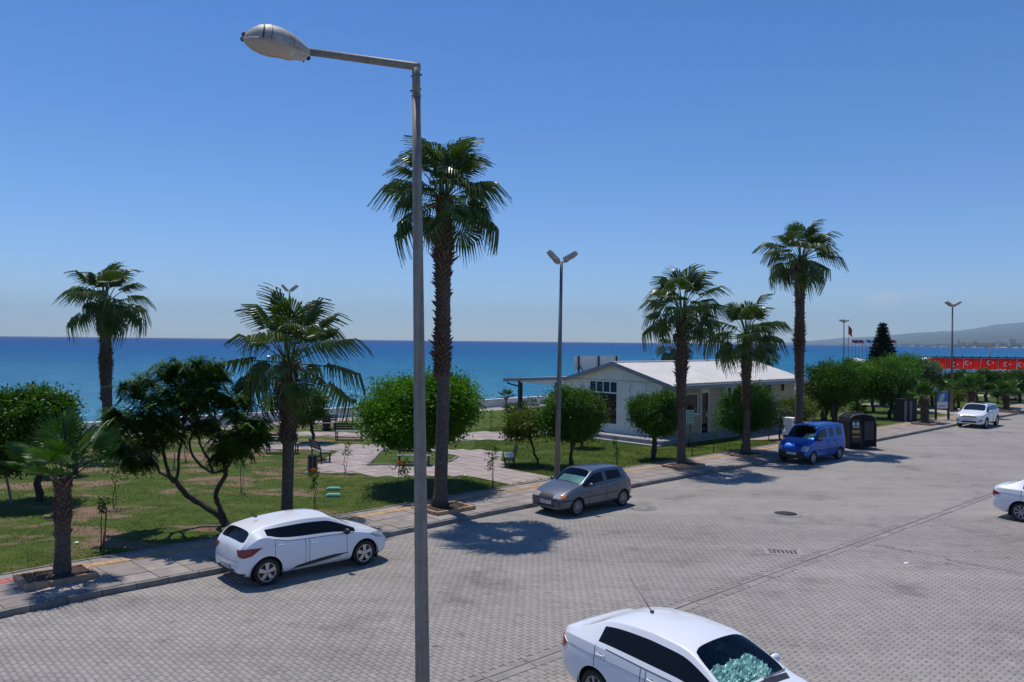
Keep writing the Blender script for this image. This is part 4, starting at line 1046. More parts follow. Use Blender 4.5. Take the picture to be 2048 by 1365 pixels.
# Norfolk pine in the distance
def norfolk():
    b = at(1764, 812, .1); Y = b.y; k = Y / F; top = atY(1763, 650, Y) - b; e = empty('norfolk_pine', b, 0, 'tall tiered dark conifer rising above the trees on the right', 'tree')
    MB().tube([(0, 0, 0), top * .5, top], [.22, .15, .03], 8).build('trunk', M['bark'], e)
    rn = np.random.RandomState(4); V = []; H = top.z
    for ti in range(17):
        t = .30 + .69 * ti / 16; z = H * t; R = (46 * k) * ((1 - t) / .7) ** 1.0 * .80 * rn.uniform(.85, 1.12) + .12
        for j in range(7):
            az = j * .9 + ti * .5; n = int(40 + R * 230)
            for i in range(n):
                r = R * rn.rand() ** .5; p = np.array([math.cos(az) * r, math.sin(az) * r, z + .14 * r * r / R]) + rn.normal(0, .07, 3)
                p += np.array([-math.sin(az), math.cos(az), 0]) * rn.normal(0, .12) * (r / R + .2)
                d = np.array([math.cos(az) + rn.normal(0, .6), math.sin(az) + rn.normal(0, .6), .3 + rn.normal(0, .3)]); d /= np.linalg.norm(d); s = np.cross(d, [0, 0, 1.]) * .07
                V += [p, p + d * .10 + s, p + d * .24, p + d * .10 - s]
    V = np.array(V); link('crown', npmesh('crown', V, np.arange(len(V)).reshape(-1, 4)), e, M['leaf_pine'])
norfolk()
# ------------------------------------------------------------------ lamp posts
def near_lamp():
    Y = 7.0; a = atY(845, 1365, Y); t = atY(832, 128, Y); d = (t - a).normalized(); base = a - d * (a.z / d.z)
    e = empty('street_lamp', base, 0, 'large near street lamp with a single egg shaped head on a side arm', 'street lamp')
    L_ = (t - base).length; up = (t - base).normalized()
    n = 10; mb = MB()
    hz = (t - up * .28) - base
    mb.tube([hz * (i / n) for i in range(n + 1)], [.078 - .040 * i / n for i in range(n + 1)], 20); mb.build('pole', M['galv'], e)
    mb = MB().tube([hz - up * .012, hz + up * .004], .0415, 18); mb.build('collar', M['galv'], e)
    mb = MB(); mb.tube([hz, t - base], [.0355, .0355], 4 * 5); mb.build('arm_sleeve', M['galv'], e)
    a0 = atY(836, 134, Y) - base; a1 = atY(612, 103, Y - .25) - base
    MB().tube([a0 + Vector((.02, 0, 0)), a0, a1], [.034, .034, .031], 16).build('arm', M['galv'], e)
    for (px, py, dx) in ((841, 150, .03), (840, 179, .022), (823, 182, -.03), (823, 153, -.012)):
        p = atY(px, py, Y) - base; MB().tube([p - Vector((dx, 0, 0)), p + Vector((dx * .4, 0, 0))], [.006, .009], 6).build('bolt', M['castiron'], e)
    # head: axis from the arm end to the nose
    p0 = atY(620, 104, Y - .24) - base; p1 = atY(484, 76, Y - .42) - base; ax = (p1 - p0); Ln = ax.length; ax.normalize()
    sd_ = Vector((0, 0, 1)).cross(ax).normalized(); u = ax.cross(sd_)
    if u.z < 0: u = -u
    def P_(x, y, z): return p0 + ax * (x * Ln) + sd_ * y + u * z
    prof = [(0, .030, .030), (.06, .055, .052), (.16, .085, .095), (.3, .115, .133), (.46, .135, .158), (.62, .138, .166), (.76, .122, .148), (.88, .085, .105), (.95, .045, .06), (1.0, .012, .02)]
    vs = []; K = 14
    for x, w_, h in prof:
        for k in range(K + 1):
            a_ = math.pi * k / K; vs.append(P_(x, w_ * math.cos(a_), h * math.sin(a_) - .012))
    fs = [(i * (K + 1) + k, (i + 1) * (K + 1) + k, (i + 1) * (K + 1) + k + 1, i * (K + 1) + k + 1) for i in range(len(prof) - 1) for k in range(K)]
    MB().add(vs, fs, True).build('housing', M['lampshell'], e)
    vs = []; prof2 = [(.0, .028, .03), (.08, .05, .075), (.2, .08, .075), (.30, .105, .09), (.42, .13, .082), (.58, .134, .088), (.72, .120, .082), (.85, .088, .062), (.93, .055, .036), (.98, .02, .012)]
    for x, w_, h in prof2:
        for k in range(K + 1):
            a_ = math.pi * k / K; vs.append(P_(x, -w_ * math.cos(a_) * .985, -h * math.sin(a_) - .016))
    nb_ = 3; MB().add(vs[:(nb_ + 1) * (K + 1)], fs[:nb_ * K], True).build('gear_cover', M['lampshell'], e)
    q = vs[nb_ * (K + 1):]; MB().add(q, [f for f in fs if max(f) < len(q)], True).build('bowl', M['lampglass'], e)
    rimp = [P_(x, w_ * 1.01, -.014) for x, w_, h in prof] + [P_(x, -w_ * 1.01, -.014) for x, w_, h in reversed(prof)]
    MB().tube(rimp, .006, 6).build('rim_seal', M['lampshell'], e)
    for xx in (.70, .58, .25):
        w_ = np.interp(xx, [p[0] for p in prof], [p[1] for p in prof]); h = np.interp(xx, [p[0] for p in prof], [p[2] for p in prof])
        pts = [P_(xx, w_ * 1.01 * math.cos(math.pi * k / 16), h * 1.01 * math.sin(math.pi * k / 16) - .012) for k in range(17)]
        MB().tube(pts, .006 if xx == .70 else .0022, 5).build('strap', M['blackplastic'], e)
    MB().ball(P_(.975, 0, .03), .022, 8, 6).ball(P_(.99, 0, -.01), .02, 8, 6).build('latch', M['castiron'], e)
    MB().tube([P_(.08, .0, -.07), P_(.08, 0, -.10)], .006, 6).ball(P_(.02, 0, -.055), .022, 8, 5).build('screw', M['blackplastic'], e)
near_lamp()
def park_lamp(bx, by, tx, ty, label, heads, r=.10, seed=1):
    b = at(bx, by, .12); t = atY(tx, ty, b.y) - b; e = empty('park_lamp', b, 0, label, 'lamp post', 'tall slim park lamps with flood heads')
    MB().tube([(0, 0, -.1), t * .5, t], [r, r * .8, r * .5], 12).build('pole', M['polepaint'], e)
    MB().box((-.16, -.16, -.02), (.16, .16, .02)).build('base_plate', M['polepaint'], e)
    for k in range(3):
        p = t * (.12 + .1 * k) ; 
    hd = MB()
    hd.box((-.10, -.16, 0), (.10, .16, .05)).box((-.16, -.22, .035), (.16, .28, .13)).box((-.14, -.19, .13), (.14, .24, .155))
    hm = hd.mesh('flood_head'); hm.materials.append(M['lampshell'])
    gm = MB().box((-.13, -.17, .02), (.13, .22, .034)).mesh('lens'); gm.materials.append(M['lampglass'])
    for az, tilt in heads:
        d = Vector((math.cos(az), math.sin(az), 0)); p = t + d * .28 + Vector((0, 0, .05))
        MB().tube([t, t + d * .2 + Vector((0, 0, -.02)), p], .025, 6).build('bracket', M['polepaint'], e)
        o = bpy.data.objects.new('flood_head', hm); COL.objects.link(o); o.parent = e; o.location = p + Vector((0, 0, .05)) + d * .1
        o.rotation_euler = (Matrix.Rotation(az - math.pi / 2, 4, 'Z') @ Matrix.Rotation(tilt, 4, 'X')).to_euler(); o.scale = (1.25, 1.25, 1.25)
        g = bpy.data.objects.new('lens', gm); COL.objects.link(g); g.parent = o
    return e
H3 = [(R_(190), .75), (R_(75), .8), (R_(-12), .5), (R_(150), .6)]
park_lamp(1114, 958, 1123, 524, 'tall slim lamp post rising behind the bonnet of the grey hatchback', [(R_(185), .75), (R_(-10), .5), (R_(165), .95)], .115)
park_lamp(578, 829, 579, 582, 'park lamp whose heads peep over the crown of the palm behind the white hatchback', [(R_(185), .8), (R_(0), .6), (R_(30), .8)])
park_lamp(1687, 770, 1688, 645, 'park lamp between the tall slim palm and the conifer', [(R_(180), .35), (R_(0), .35), (R_(60), .4), (R_(240), .4)], .11)
park_lamp(1903, 824, 1905, 613, 'park lamp left of the white SUV with splayed white heads', [(R_(185), .6), (R_(-10), .5), (R_(80), .5)], .11)
park_lamp(1409, 795, 1409, 618, 'park lamp pole behind the white roof, its head lost in palm fronds', [(R_(180), .5), (R_(0), .5)])

# ------------------------------------------------------------------ building
def building():
    N = at(1325, 876, .40); N.z = 0; e = empty('park_cafe_building', N, RANG, 'single storey cream building with white ribbed gable roof beside the park', 'building')
    W_ = 6.9; Ln = 14.9; ze = 3.45; zr = 4.42; T = .18; b = lambda: MB()
    def wallbox(a, c, mat='bwall'): return b().box(a, c).build('wall', M[mat], e)
    z0 = .38
    # gable wall at x=0 (faces -x): opening y 3.46..5.75, z .85..3.42
    y0, y1, zb, zt = 3.30, 5.45, .88, 3.36
    wallbox((0, 0, z0), (T, y0, ze)); wallbox((0, y1, z0), (T, W_, ze)); wallbox((0, y0, z0), (T, y1, zb)); wallbox((0, y0, zt), (T, y1, ze))
    b().add([(0, 0, ze), (0, W_, ze), (0, W_ / 2, zr), (T, 0, ze), (T, W_, ze), (T, W_ / 2, zr)], [(0, 2, 1), (3, 4, 5), (0, 3, 5, 2), (1, 2, 5, 4), (0, 1, 4, 3)]).build('gable', M['bwall'], e)
    b().box((-.012, -.01, ze - .03), (-.0005, W_ + .01, ze + .01)).build('trim', M['bwall_tan'], e)
    for yy in (0, W_ * .45, W_ - .0): pass
    wf = b(); 
    wn = b().box((.05, y0 + .04, zb + .03), (.07, y1 - .04, 2.66)).build('window', M['glass_dark'], e)
    for k in range(4):
        ya = y0 + (y1 - y0) * k / 4; yb = y0 + (y1 - y0) * (k + 1) / 4
        b().box((.05, ya + .03, 2.74), (.07, yb - .03, zt - .02)).build('pane', M['glass_navy'], wn)
    fr = b(); fr.box((.02, y0, zb), (.08, y0 + .04, zt)).box((.02, y1 - .04, zb), (.08, y1, zt)).box((.02, y0, zt - .03), (.08, y1, zt)).box((-.01, y0, 2.66), (.08, y1, 2.73))
    for k in (1, 2, 3): ya = y0 + (y1 - y0) * k / 4; fr.box((.0, ya - .025, 2.73), (.08, ya + .025, zt))
    fr.build('frame', M['white'], wn)
    # front long wall at y=0, flush part then recess
    wx0, wx1 = 2.0, 3.45
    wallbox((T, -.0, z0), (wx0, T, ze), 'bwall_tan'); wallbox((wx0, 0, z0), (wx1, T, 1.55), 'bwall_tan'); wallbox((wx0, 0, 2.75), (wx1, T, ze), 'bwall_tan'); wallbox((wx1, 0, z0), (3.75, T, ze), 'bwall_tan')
    w2 = b().box((wx0 + .06, .06, 1.6), (wx1 - .06, .08, 2.7)).build('window', M['glass_dark'], e)
    b().box((wx0, .02, 1.55), (wx0 + .06, .1, 2.75)).box((wx1 - .06, .02, 1.55), (wx1, .1, 2.75)).box((wx0 + .06, .02, 1.55), (wx1 - .06, .1, 1.6)).box((wx0 + .06, .02, 2.7), (wx1 - .06, .1, 2.75)).build('frame', M['white'], w2)
    b().box((wx0 - .05, -.06, 1.49), (wx1 + .05, 0, 1.545)).build('sill', M['white'], w2)
    dr = b().box((3.85, .10, z0), (4.55, .14, 2.75)).build('door', M['glass_dark'], e)
    b().box((3.75, .02, z0), (3.85, .16, 3.0)).box((4.55, .02, z0), (4.65, .16, 3.0)).box((3.85, .02, 2.75), (4.55, .16, 3.0)).build('frame', M['bwall'], dr)
    b().box((4.42, .06, 1.3), (4.45, .10, 1.6)).build('handle', M['chrome'], dr)
    wallbox((3.75, .0, 3.0), (4.65, T, ze), 'bwall')
    # rest of the long wall with small high windows
    xs = 4.65; holes = [(11.0, 11.75), (13.0, 13.5)]
    for (h0, h1) in holes:
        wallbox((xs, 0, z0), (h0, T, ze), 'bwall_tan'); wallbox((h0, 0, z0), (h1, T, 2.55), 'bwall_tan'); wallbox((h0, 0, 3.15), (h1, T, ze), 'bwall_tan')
        w3 = b().box((h0 + .05, .06, 2.6), (h1 - .05, .08, 3.1)).build('window', M['glass_dark'], e)
        b().box((h0, .02, 2.55), (h0 + .05, .1, 3.15)).box((h1 - .05, .02, 2.55), (h1, .1, 3.15)).box((h0 + .05, .02, 2.55), (h1 - .05, .1, 2.6)).box((h0 + .05, .02, 3.1), (h1 - .05, .1, 3.15)).build('frame', M['darkmetal'], w3)
        xs = h1
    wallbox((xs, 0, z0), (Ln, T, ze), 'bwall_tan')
    ac = b().box((5.9, -.34, 2.5), (6.75, -.002, 3.1)).build('air_conditioner', M['whitewall'], e)
    b().lathe([(.2, 0), (.22, .012), (.02, .014), (.001, .014)], 20, 'y', (6.2, -.356, 2.8)).build('fan_grille', M['darkmetal'], ac)
    b().box((6.8, -.03, 2.4), (7.3, -.002, 3.05)).build('shutter', M['wood_dark'], e)
    wallbox((Ln - T, T, z0), (Ln, W_, ze)); wallbox((T, W_ - T, z0), (Ln - T, W_, ze))
    b().add([(Ln, 0, ze), (Ln, W_, ze), (Ln, W_ / 2, zr), (Ln - T, 0, ze), (Ln - T, W_, ze), (Ln - T, W_ / 2, zr)], [(0, 1, 2), (3, 5, 4), (0, 2, 5, 3), (1, 4, 5, 2), (0, 3, 4, 1)]).build('gable', M['bwall'], e)
    # wall joints (prefabricated panels) on the gable
    for yy in (1.15, 2.3, 6.1): b().box((-.006, yy - .01, z0), (-.0005, yy + .01, ze - .03)).build('panel_joint', M['plinth'], e)
    b().box((-.03, -.05, z0), (.0, .0, ze - .04)).build('corner_trim', M['gutter'], e)
    # plinth and ramp
    b().box((-1.3, -.9, -.1), (Ln + .6, W_ + 1, z0 - .02)).build('plinth', M['plinth'], e)
    b().box((-1.25, -.85, z0 - .02), (Ln + .5, W_ + .9, z0)).build('terrace', M['concrete'], e)
    b().box((-1.7, -.9, -.1), (-1.305, W_ + 1, .16)).build('step', M['concrete'], e)
    # roof
    ov = .28; oe = .75; sl = (zr - ze) / (W_ / 2); yA = -oe; yB = W_ + .45; thick = .06
    def zof(y): return zr + .10 - sl * abs(y - W_ / 2)
    x0, x1 = -ov, Ln + ov; npan = 17; pw = (x1 - x0) / npan
    for side_, (ya, yb) in (('a', (yA, W_ / 2)), ('b', (W_ / 2, yB))):
        for k in range(npan):
            a = x0 + k * pw; c = a + pw - .004
            m_ = b()
            for q0, q1, dz in ((a, c, 0),):
                m_.add([(q0, ya, zof(ya)), (q1, ya, zof(ya)), (q1, yb, zof(yb)), (q0, yb, zof(yb)), (q0, ya, zof(ya) - thick), (q1, ya, zof(ya) - thick), (q1, yb, zof(yb) - thick), (q0, yb, zof(yb) - thick)],
                       [(0, 1, 2, 3), (7, 6, 5, 4), (0, 4, 5, 1), (1, 5, 6, 2), (2, 6, 7, 3), (3, 7, 4, 0)])
            for rib in (0.02, pw / 3, 2 * pw / 3):
                r0 = a + rib; r1 = r0 + .03
                m_.add([(r0, ya, zof(ya) + .035), (r1, ya, zof(ya) + .035), (r1, yb, zof(yb) + .035), (r0, yb, zof(yb) + .035), (r0 - .02, ya, zof(ya)), (r1 + .02, ya, zof(ya)), (r1 + .02, yb, zof(yb)), (r0 - .02, yb, zof(yb))],
                       [(0, 1, 2, 3), (0, 4, 5, 1), (1, 5, 6, 2), (2, 6, 7, 3), (3, 7, 4, 0)])
            m_.build('roof_panel', M['roofwhite'], e)
    b().box((x0, W_ / 2 - .14, zr + .10), (x1, W_ / 2 + .14, zr + .15)).build('ridge_cap', M['roofwhite'], e)
    b().box((x0, yA - .16, zof(yA) - .24), (x1, yA - .005, zof(yA) - .03)).build('gutter', M['gutter'], e)
    b().box((x0, yA, zof(yA) - .26), (x1, yA + .02, zof(yA) - .065)).build('fascia', M['gutter'], e)
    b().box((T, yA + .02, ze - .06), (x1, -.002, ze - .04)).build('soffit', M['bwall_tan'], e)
    for xx, s_ in ((x0, -1), (x1, 1)):
        for (ya, yb) in ((yA, W_ / 2), (W_ / 2, yB)):
            q = [(xx, ya, zof(ya) + .04), (xx, yb, zof(yb) + .04), (xx, yb, zof(yb) - .20), (xx, ya, zof(ya) - .20)]
            m_ = b(); m_.add([(p[0] - .012, p[1], p[2]) for p in q] + [(p[0] + .012, p[1], p[2]) for p in q], [(0, 1, 2, 3), (7, 6, 5, 4), (0, 4, 5, 1), (1, 5, 6, 2), (2, 6, 7, 3), (3, 7, 4, 0)]).build('barge_board', M['gutter'], e)
    # canopy towards the sea
    cy0, cy1 = W_, W_ + 6.2; cz0, cz1 = 3.55, 3.17
    m_ = b(); m_.add([(-.1, cy0, cz0), (8, cy0, cz0), (8, cy1, cz1), (-.1, cy1, cz1), (-.1, cy0, cz0 - .16), (8, cy0, cz0 - .16), (8, cy1, cz1 - .16), (-.1, cy1, cz1 - .16)], [(3, 2, 1, 0), (4, 5, 6, 7), (0, 1, 5, 4), (1, 2, 6, 5), (2, 3, 7, 6), (3, 0, 4, 7)])
    m_.build('canopy', M['roofwhite'], e)
    b().add([(-.13, cy0, cz0 - .01), (-.13, cy1, cz1 - .01), (-.13, cy1, cz1 - .2), (-.13, cy0, cz0 - .2), (-.102, cy0, cz0 - .01), (-.102, cy1, cz1 - .01), (-.102, cy1, cz1 - .2), (-.102, cy0, cz0 - .2)], [(0, 1, 2, 3), (7, 6, 5, 4), (0, 4, 5, 1), (1, 5, 6, 2), (2, 6, 7, 3), (3, 7, 4, 0)]).build('canopy_fascia', M['gutter'], e)
    b().add([(-.05, cy0, cz0 - .2), (-.05, cy1 - .3, cz1 - .2), (-.05, cy0, cz0 - .62), (.0, cy0, cz0 - .2), (.0, cy1 - .3, cz1 - .2), (.0, cy0, cz0 - .62)], [(0, 1, 2), (3, 5, 4), (0, 3, 4, 1), (1, 4, 5, 2), (0, 2, 5, 3)]).build('side_panel', M['bwall'], e)
    for (x, y) in ((.05, W_ + 4.7), (7.6, W_ + 4.7), (4, W_ + 4.7), (.05, W_ + 1.3)):
        b().box((x - .11, y - .11, 0), (x + .11, y + .11, 3.1)).build('canopy_post', M['darkmetal'], e)
    b().tube([(.0, W_ + 5.9, 3.0), (.0, W_ + 5.85, 2.85), (.0, W_ + 4.9, 2.72)], .05, 8).build('drain_pipe', M['darkmetal'], e)
    b().box((-.03, W_ + .30, 2.15), (-.005, W_ + .75, 2.75)).build('notice', M['red'], e)
    b().box((.0, W_ + .002, z0), (.15, W_ + .9, 2.95)).build('screen_wall', M['whitewall'], e)
    return e
BLD = building()

# billboard seen from behind, beyond the roof
def billboard():
    Y = 62; a = atY(1149, 712, Y); b = atY(1242, 741, Y); e = empty('billboard', (a.x, Y, 0), R_(8), 'blank back of a pale billboard on dark posts beyond the roof', 'billboard'); wd = (b.x - a.x) * 1.01
    n = 4
    for k in range(n): MB().box((wd * k / n + .004, .06, b.z), (wd * (k + 1) / n - .004, .10, a.z)).build('panel', M['whitewall'], e)
    for px in (1158, 1199, 1236):
        x = (atY(px, 700, Y).x - a.x); MB().box((x - .06, -.06, 0), (x + .06, .055, a.z)).build('post', M['castiron'], e)
    x = atY(1158, 700, Y).x - a.x; MB().tube([(x, 0, b.z + .4), (x + .35, -.3, b.z - .2), (x + .5, -.5, 1)], .04, 6).build('brace', M['castiron'], e)
billboard()

# ------------------------------------------------------------------ benches, bins, small park things
def bench(px, py, rz, label, w_=1.6, seat='wood_seat_sheen'):
    b = at(px, py, .13); e = empty('park_bench', b, rz, label, 'bench', 'dark slatted benches in the park')
    for k in range(4): MB().box((-w_ / 2, -.22 + k * .115, .43), (w_ / 2, -.13 + k * .115, .46)).build('seat_slat', M[seat], e)
    for k in range(3):
        z = .56 + k * .135; y = .24 + (z - .45) * .22
        MB().box((-w_ / 2, y - .015, z), (w_ / 2, y + .015, z + .105)).build('back_slat', M['wood_dark'], e)
    for x in (-w_ / 2 + .1, w_ / 2 - .1):
        MB().box((x - .03, -.22, 0), (x + .03, -.16, .43)).build('leg', M['darkmetal'], e)
        MB().tube([(x, .2, 0), (x, .22, .45), (x, .355, .95)], .03, 6).build('leg', M['darkmetal'], e)
        MB().box((x - .025, -.2, .1), (x + .025, .2, .14)).box((x - .025, -.22, .38), (x + .025, .24, .43)).build('side_rail', M['darkmetal'], e)
    MB().box((-w_ / 2 + .1, -.01, .1), (w_ / 2 - .1, .03, .14)).build('stretcher', M['darkmetal'], e)
bench(565, 905, R_(180), 'bench partly hidden behind the palm trunk above the white hatchback')
bench(646, 861, R_(0), 'bench nearest the sea wall, facing the plaza', 1.65)
bench(698, 879, R_(180), 'bench with its back to the camera left of the big ficus')
bench(642, 921, R_(122), 'bench seen at an angle beside the slatted litter bin', 1.5)
bench(828, 931, R_(2), 'bench under the ficus half hidden by the near lamp post', 1.5)
bench(1018, 930, R_(-88), 'bench seen from its side facing left on the lawn edge', 1.6)
bench(1725, 806, R_(180), 'distant bench on the green right of the tree cluster', 1.8)
def bin_(px, py, label):
    b = at(px, py, .12); e = empty('litter_bin', b, 0, label, 'litter bin')
    MB().lathe([(.17, .03), (.17, .66), (.0, .66)], 16).build('liner', M['blackplastic'], e)
    for k in range(14):
        a = k * 2 * math.pi / 14; c, s = math.cos(a), math.sin(a)
        Mx = Matrix.Rotation(a, 4, 'Z'); MB().box((.175, -.033, .02), (.20, .033, .70), Mx).build('slat', M['bark_pale' if k % 2 else 'bark'], e)
    MB().lathe([(.205, .6), (.215, .6), (.215, .63), (.205, .63)], 16).build('hoop', M['darkmetal'], e)
    MB().box((-.3, -.3, -.04), (.3, .3, .01)).build('base_slab', M['kerb'], e)
bin_(625, 944, 'round wooden slatted litter bin beside the angled bench')
def urn(px, py, label):
    b = at(px, py, .12); e = empty('litter_bin', b, 0, label, 'litter bin')
    MB().lathe([(.28, 0), (.30, .05), (.2, .1), (.26, .3), (.28, .62), (.24, .66)], 16).build('body', M['wood_dark'], e)
    MB().lathe([(.16, .66), (.16, .78), (.34, .80), (.30, .92), (.12, 1.0), (.05, 1.06), (0.001, 1.07)], 16).build('hood', M['darkmetal'], e)
urn(653, 859, 'dark domed litter urn behind the bench nearest the sea wall')
for (px, py, lb) in ((667, 979, 'upper of two small green hatch covers on the lawn'), (667, 992, 'lower of two small green hatch covers on the lawn')):
    b = at(px, py, .12); e = empty('hatch_cover', b, .1, lb, 'hatch cover', 'green irrigation hatches')
    MB().box((-.24, -.16, -.02), (.24, .16, .05)).build('box', M['steel_green'], e); MB().box((-.2, -.12, .05), (.2, .12, .075)).build('lid', M['steel_green'], e)
b = at(100, 1036, .12); e = empty('broken_brick', b, .3, 'broken orange brick lying on the left lawn', 'brick'); MB().box((-.16, -.06, -.02), (.12, .06, .07)).box((.121, -.05, -.02), (.19, .03, .04)).build('fragment', M['planter'], e)
b = at(1014, 929, .12)
# white drinking fountain behind the blue van
b = at(1580, 884, .12); e = empty('drinking_fountain', b, RANG, 'white masonry drinking fountain just left of the blue van', 'fountain')
MB().box((-.34, -.3, 0), (.34, .3, .62)).build('base', M['whitewall'], e)
MB().add([(-.30, -.26, .62), (.30, -.26, .62), (.30, .26, .62), (-.30, .26, .62), (-.2, -.2, .95), (.2, -.2, .95), (.2, .2, .95), (-.2, .2, .95)], [(0, 1, 5, 4), (1, 2, 6, 5), (2, 3, 7, 6), (3, 0, 4, 7), (4, 5, 6, 7)]).build('neck', M['whitewall'], e)
MB().box((-.3, -.26, .95), (.3, .26, 1.32)).build('head', M['white'], e); MB().box((-.34, -.30, 1.32), (.34, .30, 1.38)).build('cap', M['white'], e)
MB().lathe([(.09, 0), (.09, .02), (.001, .02)], 14, 'y', (.0, -.285, 1.14)).build('spout_plate', M['castiron'], e)
# sign post by the palm
b = at(1377, 893, .12); e = empty('park_sign', b, R_(20), 'small pale green sign on a dark leaning post by the middle palm', 'sign')
MB().tube([(0, 0, -.1), (.10, 0, 1.2)], .035, 8).build('post', M['darkmetal'], e); MB().box((-.14, -.02, 1.15), (.34, .02, 1.95)).build('panel', M['sign_green'], e)
for k in range(4): MB().box((-.06, -.024, 1.28 + k * .16), (.26, -.0205, 1.32 + k * .16)).build('text_line', M['white'], e)

# recycling container
def container():
    # footprint from the photo: front-left foot, right foot
    a = at(1691, 897, 0); c = at(1752, 899, 0); dx = (c - a); e = empty('waste_container', (a + c) / 2 + Vector((0, .5, 0)), R_(4), 'dark arched waste collection container with white logos beside the blue van', 'container')
    w_ = 2.0 * .5 * dx.length / 1.0 / 1.0; w_ = dx.length / 2; D = .62; H = 1.95
    prof = [(-w_, .12), (-w_ * .95, 1.45), (-w_ * .88, 1.68), (-w_ * .62, 1.82), (0, 1.88), (w_ * .62, 1.82), (w_ * .88, 1.68), (w_ * .95, 1.45), (w_, .12)]
    n = len(prof); vs = [(x, -D, z) for x, z in prof] + [(x, D, z) for x, z in prof]
    MB().add(vs, [tuple(range(n)), tuple(reversed(range(n, 2 * n)))] + [(i, i + n, i + 1 + n, i + 1) for i in range(n - 1)] + [(n - 1, 2 * n - 1, n, 0)]).build('body', M['bin_dark'], e)
    for x in (-w_ * .96, -w_ * .1, w_ * .96):
        MB().box((x - .025, -D - .03, 0), (x + .025, -D - .001, 1.3)).build('leg', M['darkmetal'], e)
    MB().tube([(x, -D - .02, z + .03) for x, z in prof[1:-1]], .025, 6).build('arch_rail', M['polepaint'], e)
    MB().tube([(x, D, z + .05) for x, z in prof[1:-1]], .025, 6).build('arch_rail', M['polepaint'], e)
    pn = MB().box((-w_ * .80, -D - .014, .35), (-w_ * .16, -D - .002, 1.62)).build('poster', M['blackplastic'], e)
    # two rounded emblem marks, text bars
    for x in (-w_ * .64, -w_ * .36):
        MB().lathe([(.085, 0), (.085, .006), (.03, .006), (.03, 0)], 14, 'y', (x, -D - .022, 1.36)).build('emblem', M['white'], pn)
        MB().box((x - .05, -D - .020, 1.42), (x - .01, -D - .015, 1.50)).build('emblem_tip', M['white'], pn)
    MB().box((-w_ * .72, -D - .020, 1.18), (-w_ * .24, -D - .015, 1.22)).build('text_line', M['white'], pn)
    MB().box((-w_ * .76, -D - .020, .88), (-w_ * .20, -D - .015, 1.02)).build('print_band', M['orange'], pn)
    MB().box((-w_ * .76, -D - .020, .64), (-w_ * .20, -D - .015, .70)).build('text_line', M['orange'], pn)
    MB().box((-w_ * .70, -D - .020, .74), (-w_ * .26, -D - .015, .84)).build('print_band', M['castiron'], pn)
    MB().box((.1, -D - .012, .5), (w_ * .8, -D - .002, 1.5)).build('hatch', M['blackplastic'], e)
container()
# notice board
b = at(1884, 840, .12); e = empty('notice_board', b, R_(8), 'notice board with a blue poster on two dark posts left of the SUV', 'sign')
for x in (-.52, .52): MB().box((x - .07, -.05, -.05), (x + .07, .05, 2.15)).build('post', M['darkmetal'], e)
pb = MB().box((-.44, -.03, .85), (.44, .03, 2.15)).build('poster', M['whitewall'], e)
MB().box((-.44, -.036, 1.35), (.44, -.031, 2.15)).build('picture', M['blue'], pb)
MB().add([(-.3, -.04, 1.4), (.05, -.04, 1.4), (.2, -.04, 1.95), (.0, -.04, 2.0), (-.25, -.04, 1.7)], [(0, 1, 2, 3, 4)]).build('picture', M['sign_green'], pb)
MB().box((-.3, -.036, 1.0), (.3, -.031, 1.06)).build('text_line', M['darkmetal'], pb)
# grey kiosk with red front; its tree shade is put into dark wall colours
b = at(1822, 843, .12); e = empty('kiosk', b, RANG - .3, 'narrow grey kiosk with a red lower panel beside the stubby palm', 'kiosk')
MB().box((-.9, -.1, 0), (.5, .8, 1.6)).build('wall', M['castiron'], e); MB().box((-1.0, -.2, 1.6), (.6, .9, 1.66)).build('roof', M['castiron'], e)
for k in range(4): MB().box((-.85 + k * .29, -.125, .06), (-.62 + k * .29, -.102, 1.5)).build('panel', M['castiron' if k % 2 else 'plinth'], e)
MB().box((.502, .05, .25), (.53, .7, 1.15)).build('front_panel', M['red'], e); MB().box((.502, .05, 1.25), (.52, .7, 1.5)).build('window', M['glass_navy'], e)


